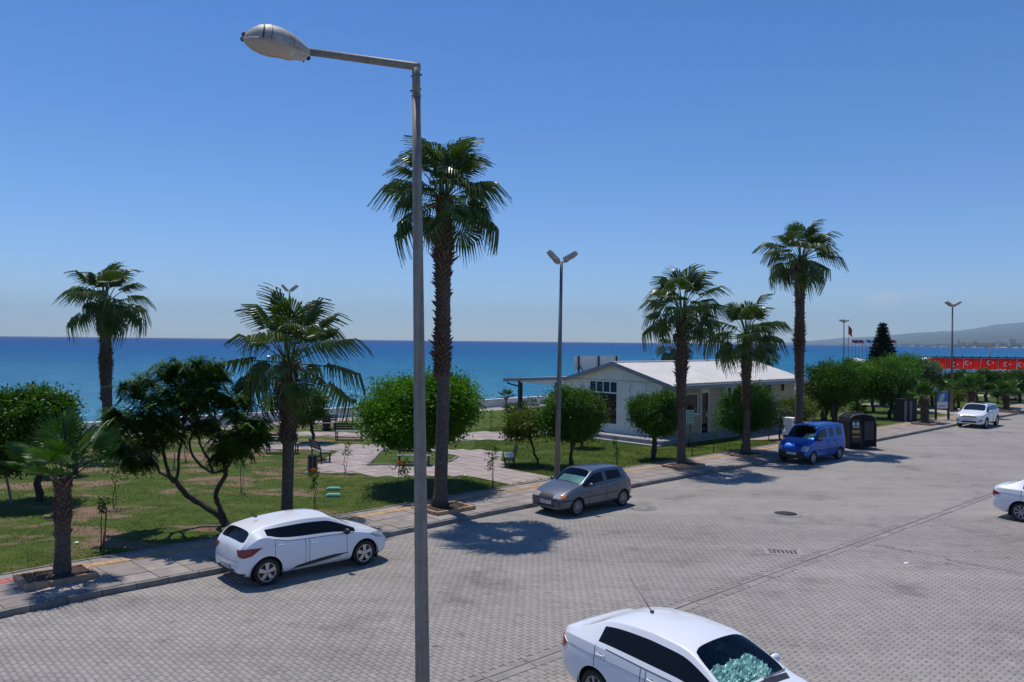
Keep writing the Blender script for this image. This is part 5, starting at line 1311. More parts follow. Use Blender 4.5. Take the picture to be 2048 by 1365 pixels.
# red flag banners on a frame, white barrel tent, flag poles and masts
def banners():
    s0 = None; A0 = at(1858, 760, .1); Yb = 118.0
    a = atY(1856, 716, Yb); c = atY(2075, 719, Yb); e = empty('banner_fence', (a.x, Yb, 0), 0, 'long row of red banners with white crescents above the right hand trees', 'banner fence')
    ztop = a.z; H = 1.62; wd = 2.62; n = 7
    MB().box((-.5, -.08, ztop + .04), (n * wd + .3, .1, ztop + .2)).build('top_rail', M['darkmetal'], e)
    for k in range(n * 2 + 1): MB().box((k * wd / 2 - .04, .12, 0), (k * wd / 2 + .04, .2, ztop + .38)).build('post', M['darkmetal'], e)
    for k in range(n):
        x = k * wd; g = 18; V = MB(); vs = []
        for i in range(g + 1):
            for j in range(3): vs.append((x + .03 + (wd - .06) * i / g, -.03 + .09 * math.sin(i * 1.9 + k * 2 + j), ztop - (H) * j / 2 - (.05 * math.sin(i * .9 + k) if j == 2 else 0)))
        V.add(vs, [(i * 3 + j, i * 3 + j + 1, (i + 1) * 3 + j + 1, (i + 1) * 3 + j) for i in range(g) for j in range(2)], True)
        fl = V.build('banner', M['flag_red'], e)
        # crescent and star
        cx, cz, R1 = x + wd * (.34 + .16 * math.sin(k * 2.3)), ztop - H * (.48 + .1 * math.sin(k * 1.7)), .36 + .08 * math.sin(k * 3.1); pts = []; m_ = MB(); K = 16
        o_, i_ = [], []
        for q in range(K + 1):
            t = R_(38) + (2 * math.pi - R_(76)) * q / K; o_.append((cx + R1 * math.cos(t), -.17, cz + R1 * math.sin(t)))
            t2 = R_(48) + (2 * math.pi - R_(96)) * q / K; i_.append((cx + .11 + R1 * .8 * math.cos(t2), -.17, cz + R1 * .8 * math.sin(t2)))
        m_.add(o_ + i_, [(q, q + 1, K + 2 + q, K + 1 + q) for q in range(K)])
        m_.build('crescent', M['white'], fl)
        sx, R2 = cx + .52, .2; m_ = MB(); vs = [(sx, -.17, cz)] + [(sx + (R2 if q % 2 == 0 else R2 * .4) * math.cos(math.pi + q * math.pi / 5), -.17, cz + (R2 if q % 2 == 0 else R2 * .4) * math.sin(math.pi + q * math.pi / 5)) for q in range(10)]
        m_.add(vs, [(0, q + 1, (q + 1) % 10 + 1) for q in range(10)]); m_.build('star', M['white'], fl)
    MB().box((-.5, .2, 0), (n * wd, 5, 1.05)).build('stand', M['whitewall'], e)
banners()
b = atY(1838, 766, 100); e = empty('beach_cafe', (b.x, 100, 0), 0, 'low white hut with a red band glimpsed between the right hand trees', 'hut')
MB().box((0, 0, 0), (4.8, 3, b.z - .42)).build('wall', M['whitewall'], e); MB().box((-.1, -.1, b.z - .42), (4.9, -.02, b.z + .1)).build('sign_band', M['red'], e); MB().box((-.2, -.2, b.z + .1), (5, 3.2, b.z + .7)).build('roof', M['whitewall'], e)
Y = 150; a = atY(1703, 722, Y); c = atY(1752, 722, Y); e = empty('barrel_tent', (a.x, Y, 0), 0, 'white barrel shaped tent roof beside the conifer near the water', 'tent')
K = 10; ln = c.x - a.x; mb = MB(); vs = []
for i in range(9):
    for k in range(K + 1):
        t = math.pi * k / K; vs.append((ln * i / 8, -1.1 * math.cos(t), a.z - .9 - i * .09 + 1.55 * math.sin(t)))
mb.add(vs, [(i * (K + 1) + k, (i + 1) * (K + 1) + k, (i + 1) * (K + 1) + k + 1, i * (K + 1) + k + 1) for i in range(8) for k in range(K)], True); mb.build('canvas', M['white'], e)
MB().box((.1, -1.05, 0), (ln - .1, 1.05, a.z - 1.3)).build('side_wall', M['whitewall'], e)
b = atY(1857, 712, 160); e = empty('white_tent', (b.x, 160, 0), 0, 'small white tent peak above the red banners', 'tent')
MB().add([(-1.3, -1, b.z - .9), (1.6, -1, b.z - .9), (1.6, 1, b.z - .9), (-1.3, 1, b.z - .9), (-.3, 0, b.z)], [(0, 1, 4), (1, 2, 4), (2, 3, 4), (3, 0, 4)]).box((-1.2, -.9, 0), (1.5, .9, b.z - .91)).build('canvas', M['white'], e)
def flagpole(px, ytop, Y, label, col, dx=.9, group='row of flag poles by the sea', hang=False):
    t = atY(px, ytop, Y); e = empty('flag_pole', (t.x, Y, -1), 0, label, 'flag pole', group)
    MB().tube([(0, 0, 0), (0, 0, t.z + 1)], [.09, .05], 6).build('pole', M['polepaint'], e)
    if col:
        vs = []; g = 6
        for i in range(g + 1):
            for j in range(3):
                if hang: vs.append((.06 + dx * .45 * i / g, .12 * math.sin(i * 2.0), t.z + 1 - .1 - j * .9 - i * .14))
                else: vs.append((.06 + dx * i / g, .12 * math.sin(i * 1.4), t.z + 1 - .1 - j * .45 - i * .05))
        MB().add(vs, [(i * 3 + j, i * 3 + j + 1, (i + 1) * 3 + j + 1, (i + 1) * 3 + j) for i in range(g) for j in range(2)], True).build('flag', M[col], e)
flagpole(1697, 650, 170, 'tallest flag pole with a drooping red flag right of the slim park lamp', 'red', 1.5, 'row of flag poles by the sea', True)
cols = ['red', 'blue', 'red', 'white', 'blue', 'white', 'castiron', 'red', 'orange']
for k, px in enumerate((1704, 1711, 1718, 1725, 1733, 1740, 1747, 1783)):
    flagpole(px, 679, 240, ['leftmost pole of the distant flag row with a red flag', 'second pole of the distant flag row with a blue flag', 'distant pole whose red flag flies in the middle of the row', 'distant pole with the first white flag of the row', 'distant pole with a dark blue flag next to two white ones', 'distant pole with the white flag nearest the conifer', 'distant pole with a black flag touching the conifer edge', 'distant pole with a red flag right of the conifer'][k], cols[k], 1.5)
flagpole(1791, 679, 200, 'plain slim mast just right of the conifer', None); flagpole(1819, 698, 120, 'short bare post above the bright tree tops', None); flagpole(1981, 690, 150, 'thin bare mast above the red banners', None)
# tiny boat far out
b = atY(1222, 690, 1900); e = empty('distant_boat', (b.x, 1900, -2.5), 0, 'tiny dark boat far out on the sea left of the roof ridge', 'boat')
MB().add([(-2, 0, 0), (2, 0, 0), (2.6, 0, 1.6), (-2.4, 0, 1.6), (-2, 2, 0), (2, 2, 0), (2.6, 2, 1.6), (-2.4, 2, 1.6)], [(0, 1, 2, 3), (7, 6, 5, 4), (0, 4, 5, 1), (1, 5, 6, 2), (2, 6, 7, 3), (3, 7, 4, 0)]).build('hull', M['darkmetal'], e)
MB().tube([(0, 1, 1.6), (0, 1, 7)], .25, 5).build('mast', M['darkmetal'], e)
# small kiosk / lifeguard hut peaks above roof
b = atY(1296, 725, 66); e = empty('beach_parasol', (b.x, 66, 0), 0, 'white beach parasol and blue roundel just above the roof ridge', 'parasol')
MB().tube([(0, 0, 0), (0, 0, b.z)], .04, 6).build('pole', M['polepaint'], e)
MB().lathe([(.62, b.z - .28), (.6, b.z - .25), (.001, b.z + .02)], 10).build('canopy', M['white'], e)
MB().lathe([(.16, 0), (.16, .03), (.001, .03)], 12, 'y', (.42, -.1, b.z + .10)).build('roundel', M['blue'], e)
# ------------------------------------------------------------------ cars
NJ = 12
def car(label, sp, pos, rot, paintm, cat='car', name='parked_car', lvl=2):
    e = empty(name, pos, rot, label, cat)
    xs = sp['x']; I = lambda key, x: float(np.interp(-x, [-q[0] for q in sp[key]], [q[1] for q in sp[key]]))
    rings = []
    for x in xs:
        zb, zs, w_, zr, yr, cw = (I(k, x) for k in ('zb', 'zs', 'w', 'zr', 'yr', 'cw'))
        zr = max(zr, zs + .015)
        j5 = (w_ * sp.get('tum', .955), zs); j8 = (yr, zr)
        L_ = lambda t: (j5[0] + (j8[0] - j5[0]) * t + .012 * math.sin(math.pi * t), j5[1] + (j8[1] - j5[1]) * t)
        rings.append([(0, zb + .03), (w_ * .80, zb), (w_ * .955, zb + .06), (w_ * .985, zb + .35 * (zs - zb)), (w_, zb + .70 * (zs - zb)), j5,
                      L_(.04), L_(.95), j8, (yr * .95, zr + cw * .25), (yr * .5, zr + cw * .85), (0, zr + cw)])
    bm = bmesh.new(); Vt = []
    for i, x in enumerate(xs):
        row = {}
        for sgn in (1, -1):
            for j, (y, z) in enumerate(rings[i]):
                if j in (0, NJ - 1): 
                    if sgn == 1: row[(1, j)] = row[(-1, j)] = bm.verts.new((x, 0, z))
                else: row[(sgn, j)] = bm.verts.new((x, y * sgn, z))
        Vt.append(row)
    tags = ['body']; 
    def T(n):
        if n not in tags: tags.append(n)
        return tags.index(n)
    g = sp['glass']; ws, rw = g['front'], g['rear']            # station index ranges
    sides = g['side']; doors = sp.get('doors', [])
    for i in range(len(xs) - 1):
        for sgn in (1, -1):
            for j in range(NJ - 1):
                a, b, c, d = Vt[i][(sgn, j)], Vt[i][(sgn, j + 1)], Vt[i + 1][(sgn, j + 1)], Vt[i + 1][(sgn, j)]
                f = bm.faces.new((a, b, c, d) if sgn == 1 else (d, c, b, a)); f.smooth = True; t = 'body'; s_ = 'L' if sgn == 1 else 'R'
                if j in (9, 10) and ws[0] <= i < ws[1]: t = 'windscreen'
                elif j in (9, 10) and rw[0] <= i < rw[1]: t = 'rear_window'
                elif j in (8,) and ws[0] <= i < ws[1]: t = 'body'
                elif j == 6:
                    for k, (i0, i1, tt) in enumerate(sides):
                        if i0 <= i < i1: t = tt + '|' + s_ + str(k)
                elif j in (2, 3, 4, 5):
                    for k, (i0, i1) in enumerate(doors):
                        if i0 <= i < i1: t = 'door|' + s_ + str(k)
                if t == 'body' and j >= 8 and 1 <= i < ws[0]: t = 'bonnet'
                if t == 'body' and j <= sp.get('bumpj', -1) and (i < sp.get('bumpf', 0) or i >= len(xs) - 1 - sp.get('bumpr', 0)): t = 'bumper|' + ('f' if i < 5 else 'r')
                f.material_index = T(t)
    for row, fl, nm in ((Vt[0], 0, 'f'), (Vt[-1], 1, 'r')):
        for j in range(NJ - 1):
            a, b, c, d = row[(1, j)], row[(1, j + 1)], row[(-1, j + 1)], row[(-1, j)]
            vs = []
            for v in (a, b, c, d):
                if v not in vs: vs.append(v)
            if not fl: vs.reverse()
            f = bm.faces.new(vs); f.smooth = True
            f.material_index = T('bumper|' + nm) if j <= sp.get('bumpj', -1) and sp.get('bump' + nm, 0) else 0
    bmesh.ops.recalc_face_normals(bm, faces=bm.faces[:])
    crs = bm.edges.layers.float.new('crease_edge')
    def crease(i, j, i2, j2, v):
        for sgn in (1, -1):
            ed = bm.edges.get((Vt[i][(sgn, j)], Vt[i2][(sgn, j2)]))
            if ed: ed[crs] = v
    for i in range(len(xs) - 1): crease(i, 1, i + 1, 1, .5)
    for i in range(ws[1], rw[0]): crease(i, 8, i + 1, 8, .35)
    for i in range(ws[0], ws[1]): crease(i, 9, i + 1, 9, .5)
    for i in range(rw[0], rw[1]): crease(i, 9, i + 1, 9, .4)
    for st in (ws[0], ws[1], rw[0], rw[1]):
        for j in (9, 10): crease(st, j, st, j + 1, .55)
    for i in range(1, len(xs) - 2): crease(i, 5, i + 1, 5, sp.get('beltcrease', .15))
    me = bpy.data.meshes.new('t'); bm.to_mesh(me); bm.free()
    for t in tags: me.materials.append(M['white'])
    tmp = bpy.data.objects.new('t', me); COL.objects.link(tmp); md = tmp.modifiers.new('s', 'SUBSURF'); md.levels = lvl; md.render_levels = lvl
    bpy.context.view_layer.update()
    ev = bpy.data.meshes.new_from_object(tmp.evaluated_get(bpy.context.evaluated_depsgraph_get())); bpy.data.objects.remove(tmp)
    V = np.array([v.co[:] for v in ev.vertices]); Fs = [(list(p.vertices), p.material_index) for p in ev.polygons]
    nor = np.array([v.normal[:] for v in ev.vertices])
    # wheel arches
    wr = sp['wheel']; ra = sp.get('arch', wr + .055); hw = max(q[1] for q in sp['w'])
    axles = sp['axles']; keep = []; cut = set()
    for vs, mi in Fs:
        c = V[vs].mean(0); k = True
        if abs(c[1]) > hw * .52 and c[2] < wr + ra + .05:
            for ax in axles:
                if (c[0] - ax) ** 2 + (c[2] - wr) ** 2 < ra * ra: k = False
        if k: keep.append((vs, mi))
        else: cut.update(vs)
    used = set(); [used.update(vs) for vs, mi in keep]
    for vi in cut & used:
        if abs(V[vi, 1]) > hw * .75:
            for ax in axles:
                d = V[vi, [0, 2]] - np.array([ax, wr]); l = np.linalg.norm(d)
                if l < ra * 1.35 and l > 1e-6: V[vi, [0, 2]] = np.array([ax, wr]) + d / l * ra
    Fs = keep
    bvh = BVHTree.FromPolygons([Vector(v) for v in V], [f[0] for f in Fs])
    pm = {'body': paintm, 'bonnet': paintm, 'windscreen': M[sp.get('wsm', 'windscreen')], 'rear_window': M[sp.get('rwm', 'glass_dark')], 'window': M[sp.get('swm', 'glass_dark')], 'pillar': M['glass_dark'], 'door': paintm, 'bumper': M[sp.get('bumpm', 'blackplastic')], 'post': paintm}
    parts = {}
    for ti, t in enumerate(tags):
        fs = [f for f, mi in Fs if mi == ti]
        if not fs: continue
        idx = {}; vv = []; ff = []
        for f in fs:
            q = []
            for v in f:
                if v not in idx: idx[v] = len(vv); vv.append(V[v])
                q.append(idx[v])
            ff.append(q)
        m_ = bpy.data.meshes.new('m'); m_.from_pydata([tuple(v) for v in vv], [], ff)
        m_.polygons.foreach_set('use_smooth', [True] * len(ff))
        m_.normals_split_custom_set_from_vertices([tuple(nor[v]) for v in idx])
        nm = t.split('|')[0]; o = link(nm, m_, e, pm[nm]); parts[t] = o
    body = parts['body']
    def cast(o_, d):
        h = bvh.ray_cast(Vector(o_) - Vector(d) * 2.0, Vector(d))
        return h
    def patch(nm, poly, d, mat, off=.006, parent=None, cuts=4, thick=.012, axis=None):
        d = Vector(d).normalized(); bm = bmesh.new(); f = bm.faces.new([bm.verts.new(p) for p in poly])
        bmesh.ops.triangulate(bm, faces=[f]); bmesh.ops.subdivide_edges(bm, edges=bm.edges[:], cuts=cuts, use_grid_fill=True)
        bmesh.ops.triangulate(bm, faces=bm.faces[:])
        for v in bm.verts:
            h = cast(v.co, d)
            if h[0] is not None: v.co = h[0] - d * off
        bmesh.ops.recalc_face_normals(bm, faces=bm.faces[:])
        if sum((f.normal.dot(d) * f.calc_area() for f in bm.faces)) > 0: bmesh.ops.reverse_faces(bm, faces=bm.faces[:])
        ex = bmesh.ops.extrude_face_region(bm, geom=bm.faces[:])
        for v in [x for x in ex['geom'] if isinstance(x, bmesh.types.BMVert)]: v.co -= d * -0 ; v.co -= d * thick * -1 if False else Vector((0, 0, 0))
        newv = set(x for x in ex['geom'] if isinstance(x, bmesh.types.BMVert))
        for v in bm.verts:
            if v not in newv: v.co += d * thick
        for f in bm.faces: f.smooth = False
        m_ = bpy.data.meshes.new(nm); bm.to_mesh(m_); bm.free()
        for p in m_.polygons: p.use_smooth = True
        m_.set_sharp_from_angle(angle=R_(40))
        return link(nm, m_, parent or body, M[mat] if isinstance(mat, str) else mat)
    def seam(pts, d, r=.0055, nm='seam', mat='blackplastic', parent=None, off=0.0):
        d = Vector(d).normalized(); out = []; pts = [Vector(p) for p in pts]
        for a, b in zip(pts[:-1], pts[1:]):
            n = max(2, int((b - a).length / .04))
            for i in range(n):
                h = cast(a.lerp(b, i / n), d)
                if h[0] is not None: out.append(h[0] - d * off)
        h = cast(pts[-1], d)
        if h[0] is not None: out.append(h[0] - d * off)
        if len(out) > 1:
            mb = MB(); mb.tube(out, r, 5); return mb.build(nm, M[mat], parent or body)
    # wheels and wells
    for ax in axles:
        for sgn in (1, -1):
            yo = hw * .965 * sgn; yi = (hw * .965 - sp.get('tw', .2)) * sgn; s = sgn
            well = MB().lathe([(ra + .02, (hw - .035) * s), (ra + .02, .50 * s), (.0, .50 * s)], 28, 'y', (ax, 0, wr))
            well.v = [(x, y, max(z, .16)) for x, y, z in well.v]
            well.build('wheel_well', M['blackplastic'], e)
            we = bpy.data.objects.new('wheel', MB().lathe([(wr * .34, yi), (wr * .6, yi), (wr * .93, yi + .004 * s), (wr * .985, yi + .02 * s), (wr, yi + .05 * s), (wr, yo - .05 * s), (wr * .985, yo - .018 * s), (wr * .93, yo), (wr * .74, yo + .004 * s), (wr * .69, yo - .008 * s)], 40, 'y', (0, 0, 0)).mesh('wheel'))
            we.data.materials.append(M['rubber']); COL.objects.link(we); we.parent = e; we.location = (ax, 0, wr)
            rr_ = wr * .70; rm = MB(); yf = yo - .012 * s
            rm.lathe([(rr_, yf), (rr_ * .94, yf + .006 * s), (rr_ * .90, yf - .012 * s), (rr_ * .86, yf - .06 * s)], 40, 'y')
            rm.lathe([(rr_ * .24, yf - .004 * s), (rr_ * .20, yf + .004 * s), (.001, yf + .006 * s)], 20, 'y')
            ns = sp.get('spokes', 5); sw = sp.get('spw', .16)
            for q in range(ns):
                an = 2 * math.pi * q / ns + .3; ca, sa = math.cos(an), math.sin(an); w0, w1 = rr_ * sw * .8, rr_ * sw * 1.35
                vs = []
                for r_, wd, yy in ((rr_ * .12, w0, yf - .002 * s), (rr_ * .92, w1, yf - .012 * s)):
                    for sd2 in (-1, 1): vs.append((ca * r_ - sa * wd * sd2, yy, sa * r_ + ca * wd * sd2))
                for r_, wd, yy in ((rr_ * .12, w0, yf - .03 * s), (rr_ * .92, w1, yf - .04 * s)):
                    for sd2 in (-1, 1): vs.append((ca * r_ - sa * wd * sd2, yy, sa * r_ + ca * wd * sd2))
                rm.add(vs, [(0, 1, 3, 2), (4, 6, 7, 5), (0, 2, 6, 4), (1, 5, 7, 3), (2, 3, 7, 6)])
            rm.build('rim', M[sp.get('rimm', 'rim')], we)
            MB().lathe([(rr_ * .95, yf - .05 * s), (.001, yf - .055 * s)], 24, 'y').build('brake_disc', M['castiron'], we)
            for q in range(5):
                an = 2 * math.pi * q / 5; 
            if sp.get('cladding'):
                pts = [(ax + (ra + .012) * math.cos(t), 0, wr + (ra + .012) * math.sin(t)) for t in np.linspace(-.15, math.pi + .15, 22)]
                seam(pts, (0, -s, 0), .022, 'arch_trim', 'blackplastic', off=.0)
    # door seams
    for (i0, i1) in doors:
        for s in (1, -1):
            for xx in (xs[i0], xs[i1]):
                zs = I('zs', xx); zb = I('zb', xx)
                lo = zb + .09
                for ax in axles:
                    if abs(xx - ax) < ra: lo = max(lo, wr + math.sqrt(ra ** 2 - (xx - ax) ** 2) + .01)
                seam([(xx, 0, lo), (xx, 0, zs + .01)], (0, -s, 0))
            # handle near the rear edge of the door
            hx = xs[i1] + .13; hz = I('zs', hx) - .10; h = cast((hx, 0, hz), (0, -s, 0))
            if h[0] is not None:
                y = h[0].y; dr = parts.get('door|' + ('L' if s == 1 else 'R') + str(doors.index((i0, i1))), body)
                MB().tube([(hx - .085, y - .0 * s, hz), (hx - .07, y + .028 * s, hz + .004), (hx + .07, y + .028 * s, hz + .004), (hx + .085, y, hz)], .013, 8).build('handle', paintm if sp.get('handle', 1) else M['blackplastic'], dr)
                MB().ball((hx, y, hz - .004), .03, 10, 6, (1.6, .25, .8)).build('handle_recess', M['plinth'] if False else M['blackplastic'], dr)
            a, b = xs[i0], xs[i1]
            seam([(a, 0, I('zb', a) + .085), (b, 0, I('zb', b) + .085)], (0, -s, 0)) if not any(abs(a - ax) < ra or abs(b - ax) < ra for ax in axles) else None
    # waistline rubber under the side glass
    for s in (1, -1):
        i0 = sides[0][0]; i1 = sides[-1][1]
        seam([(xs[i0] - .05, 0, I('zs', xs[i0]) + .012)] + [(xs[i], 0, I('zs', xs[i]) + .012) for i in range(i0 + 1, i1)], (0, -s, 0), .008, 'window_rubber')
    # mirrors
    mx = sp['mirror']; zs = I('zs', mx); yw = I('w', mx)
    for s in (1, -1):
        mb = MB(); mb.ball((mx, (yw + .085) * s, zs + .085), .1, 14, 8, (.62, 1.05, .72)); mir = mb.build('mirror', paintm if sp.get('mirp', 1) else M['blackplastic'], e)
        MB().tube([(mx + .01, (yw - .08) * s, zs + .02), (mx, (yw + .03) * s, zs + .05)], .025, 8).build('mirror_arm', M['blackplastic'], mir)
        MB().box((mx - .066, (yw + .085) * s - .08, zs + .03), (mx - .060, (yw + .085) * s + .08, zs + .14)).build('mirror_glass', M['glass_navy'], mir)
    # interior: dashboard, seats, floor
    xw0, xw1 = xs[ws[0]], xs[ws[1]]; zc = I('zs', xw0)
    cab = MB(); hwi = hw * .78
    cab.box((xs[rw[1]] + .25, -hwi, .42), (xw0 + .02, hwi, .50)); cab.box((xw0 - .50, -hwi, .5), (xw0 + .0, hwi, zc - .04)); cab.build('dashboard', M['dash'], e)
    for sx in (xw1 - .55, xw1 - 1.35):
        for sy in (-.36, .36):
            MB().box((sx - .25, sy - .23, .5), (sx + .25, sy + .23, .62)).ball((sx - .28, sy, .92), .3, 10, 6, (.35, .75, 1.1)).ball((sx - .32, sy, 1.22 if hw > .9 else 1.16), .11, 8, 5, (.5, 1, .8)).build('seat', M['seat_cloth'], e)
    MB().lathe([(.17, 0), (.185, .012), (.17, .024)], 20, 'x', (xw1 - .05, .36, zc - .02)).build('steering_wheel', M['blackplastic'], e)
    return e, parts, cast, patch, seam, I, body
def place(pr, pf, hw, rev=False, bias=.5):
    """near-side wheel contacts in the photo -> centre of the car and its heading"""
    a = at(*pr); b = at(*pf); mid = (a + b) / 2; d = (b - a).normalized(); dd = (RD if d.dot(RD) > 0 else -RD); d = (d * (1 - bias) + dd * bias).normalized()
    side_ = Vector((-d.y, d.x, 0)); side_ = side_ if side_.y > 0 else -side_
    c = mid + side_ * (hw - .08); return Vector((c.x, c.y, 0)), math.atan2(d.y, d.x)
def plate(cast, body, x, z, d, w_=.26, nm='license_plate', tilt=0):
    h = cast((x, 0, z), d); px = (h[0].x if h[0] is not None else x) - d[0] * .012
    o = MB().box((px - .006, -w_, z - .055), (px + .006, w_, z + .055)).build(nm, M['plate'], body)
    mb = MB(); xx = px - d[0] * .0065; y = -w_ + .04; rg = random.Random(3)
    MB().box((xx - .002, -w_, z - .055) if True else 0, (xx + .002, -w_ + .035, z + .055)).build('band', M['blue'], o)
    while y < w_ - .06:
        wd = .034
        if rg.random() < .8: mb.box((xx - .001, y + .008, z - .036), (xx + .001, y + wd, z - .024)).box((xx - .001, y + .008, z + .024), (xx + .001, y + wd, z + .036)).box((xx - .0015, y + .008, z - .024), (xx + .0015, y + .017, z + .024))
        y += wd + .008
    mb.build('lettering', M['blackplastic'], o)['kind'] = 'stuff'
    return o

# --- white hatchback (left)
sp = dict(x=[2.11, 2.06, 1.88, 1.55, 1.20, 1.06, .78, .42, .24, -.24, -.34, -.80, -1.12, -1.28, -1.50, -1.60, -1.80, -1.88, -1.92],
    zb=[(2.11, .24), (1.9, .19), (-1.6, .20), (-1.92, .30)],
    zs=[(2.11, .50), (2.0, .60), (1.6, .76), (1.1, .87), (.4, .90), (-.3, .92), (-.8, .95), (-1.12, 1.03), (-1.3, 1.13), (-1.5, 1.10), (-1.8, .92), (-1.92, .62)],
    w=[(2.11, .50), (2.06, .66), (1.88, .79), (1.5, .855), (-1.3, .868), (-1.6, .84), (-1.8, .79), (-1.92, .70)],
    zr=[(2.11, .54), (2.0, .68), (1.8, .79), (1.55, .86), (1.2, .945), (1.06, .985), (.78, 1.135), (.42, 1.30), (.24, 1.34), (-.3, 1.36), (-.9, 1.335), (-1.28, 1.29), (-1.5, 1.25), (-1.6, 1.205), (-1.80, .985), (-1.88, .89), (-1.92, .64)],
    yr=[(2.11, .42), (1.88, .66), (1.55, .73), (1.06, .70), (.42, .60), (-.3, .575), (-1.28, .55), (-1.5, .56), (-1.8, .70), (-1.92, .62)],
    cw=[(2.11, .02), (1.5, .06), (.4, .07), (-1.3, .06), (-1.92, .03)],
    glass=dict(front=(5, 7), rear=(15, 16), side=[(5, 9, 'window'), (9, 10, 'pillar'), (10, 13, 'window')]), doors=[(6, 9), (10, 12)],
    wheel=.315, arch=.372, axles=(1.295, -1.295), mirror=.72, spokes=5, spw=.17, beltcrease=.3, bumpj=1, bumpf=1, bumpr=2, wsm='glass_navy', mirp=0)
pos, rot = place((533.5, 1171), (727, 1131), .865)
e, parts, cast, patch, seam, I, body = car('white hatchback parked facing right beside the kerb in the left foreground', sp, pos, rot, M['paint_white'], lvl=3)
for s in (1, -1):
    d = (.75, -s * .66, 0); c = Vector((-1.78, .76 * s, 0)); pt = Vector((.66 * s, .75, 0)) if s > 0 else Vector((-.66 * -1 * -1, .75, 0))
    tv = Vector((.66, .75 * s, 0)); 
    poly = [c + tv * a + Vector((0, 0, z)) for a, z in ((-.28, .86), (-.20, .74), (-.05, .70), (.12, .74), (.30, .90), (.10, .905), (-.1, .89))]
    patch('tail_light', poly, d, 'lens_red', .012)
    d = (-.75, -s * .66, 0); tv = Vector((-.66, .75 * s, 0)); c = Vector((1.86, .70 * s, 0))
    poly = [c + tv * a + Vector((0, 0, z)) for a, z in ((-.26, .66), (.0, .62), (.22, .66), (.38, .80), (.1, .79), (-.15, .735))]
    patch('headlight', poly, d, 'lens_clear', .010)
    # door sill moulding
    patch('sill_moulding', [(.85, 0, .42), (-.70, 0, .25), (-.55, 0, .34), (.0, 0, .41), (.45, 0, .44)], (0, -s, 0), 'blackplastic', .012)
    seam([(-.62, 0, .272), (.62, 0, .37)], (0, -s, 0), .009, 'chrome_strip', 'rim', off=.016)
patch('grille', [(2.1, -.42, .60), (2.1, .42, .60), (2.1, .36, .68), (2.1, -.36, .68)], (-1, 0, 0), 'blackplastic')
seam([(-1.95, -.60, .60), (-1.95, 0, .57), (-1.95, .60, .60)], (1, 0, 0), .005)
patch('diffuser', [(-1.95, -.52, .26), (-1.95, .52, .26), (-1.95, .42, .40), (-1.95, -.42, .40)], (1, 0, 0), 'blackplastic', .008)
plate(cast, body, -1.95, .44, (1, 0, 0), .25)
h = cast((-1.9, 0, .83), (1, 0, 0)); hx = h[0].x - .012
MB().add([(hx, 0, .89), (hx, .04, .83), (hx, 0, .77), (hx, -.04, .83), (hx - .01, 0, .865), (hx - .01, .022, .83), (hx - .01, 0, .795), (hx - .01, -.022, .83)], [(0, 1, 5, 4), (1, 2, 6, 5), (2, 3, 7, 6), (3, 0, 4, 7)]).build('emblem', M['chrome'], body)
h = cast((-1.2, 0, 0), (0, 0, 1)); MB().box((-1.26, -.02, 1.43), (-1.18, .02, 1.455)).tube([(-1.22, 0, 1.44), (-1.30, 0, 1.56)], .006, 5).build('antenna', M['blackplastic'], body)
h = cast((0, 0, .9), (0, 0, -1))

# --- grey hatchback
sp = dict(x=[1.92, 1.88, 1.72, 1.35, 1.02, .90, .62, .30, .12, -.20, -.29, -.62, -.86, -1.10, -1.30, -1.38, -1.64, -1.74, -1.78],
    zb=[(1.92, .25), (1.7, .20), (-1.5, .21), (-1.78, .30)],
    zs=[(1.92, .56), (1.8, .66), (1.4, .78), (.9, .87), (.3, .89), (-.9, .93), (-1.3, .96), (-1.64, .90), (-1.78, .62)],
    w=[(1.92, .56), (1.88, .68), (1.72, .75), (1.4, .80), (-1.2, .805), (-1.5, .78), (-1.78, .66)],
    zr=[(1.92, .58), (1.82, .70), (1.6, .80), (1.35, .86), (1.02, .93), (.90, .96), (.62, 1.13), (.30, 1.325), (.12, 1.36), (-.3, 1.385), (-.9, 1.37), (-1.3, 1.335), (-1.38, 1.30), (-1.64, .98), (-1.74, .88), (-1.78, .64)],
    yr=[(1.92, .46), (1.72, .62), (1.35, .68), (.9, .66), (.3, .575), (-.3, .56), (-1.3, .53), (-1.64, .60), (-1.78, .56)],
    cw=[(1.92, .02), (1.4, .05), (.4, .06), (-1.3, .05), (-1.78, .02)],
    glass=dict(front=(5, 7), rear=(15, 16), side=[(5, 9, 'window'), (9, 10, 'post'), (10, 13, 'window')]), doors=[(6, 9), (10, 12)],
    wheel=.285, arch=.335, axles=(1.18, -1.18), mirror=.66, spokes=12, spw=.055, rimm='hubcap', beltcrease=.3, tw=.17, bumpj=0, handle=1)
pos, rot = place((1242, 1012.5), (1156, 1031.5), .80)
e, parts, cast, patch, seam, I, body = car('grey metallic hatchback parked facing left in the middle of the photo', sp, pos, rot, M['paint_grey'], lvl=3)
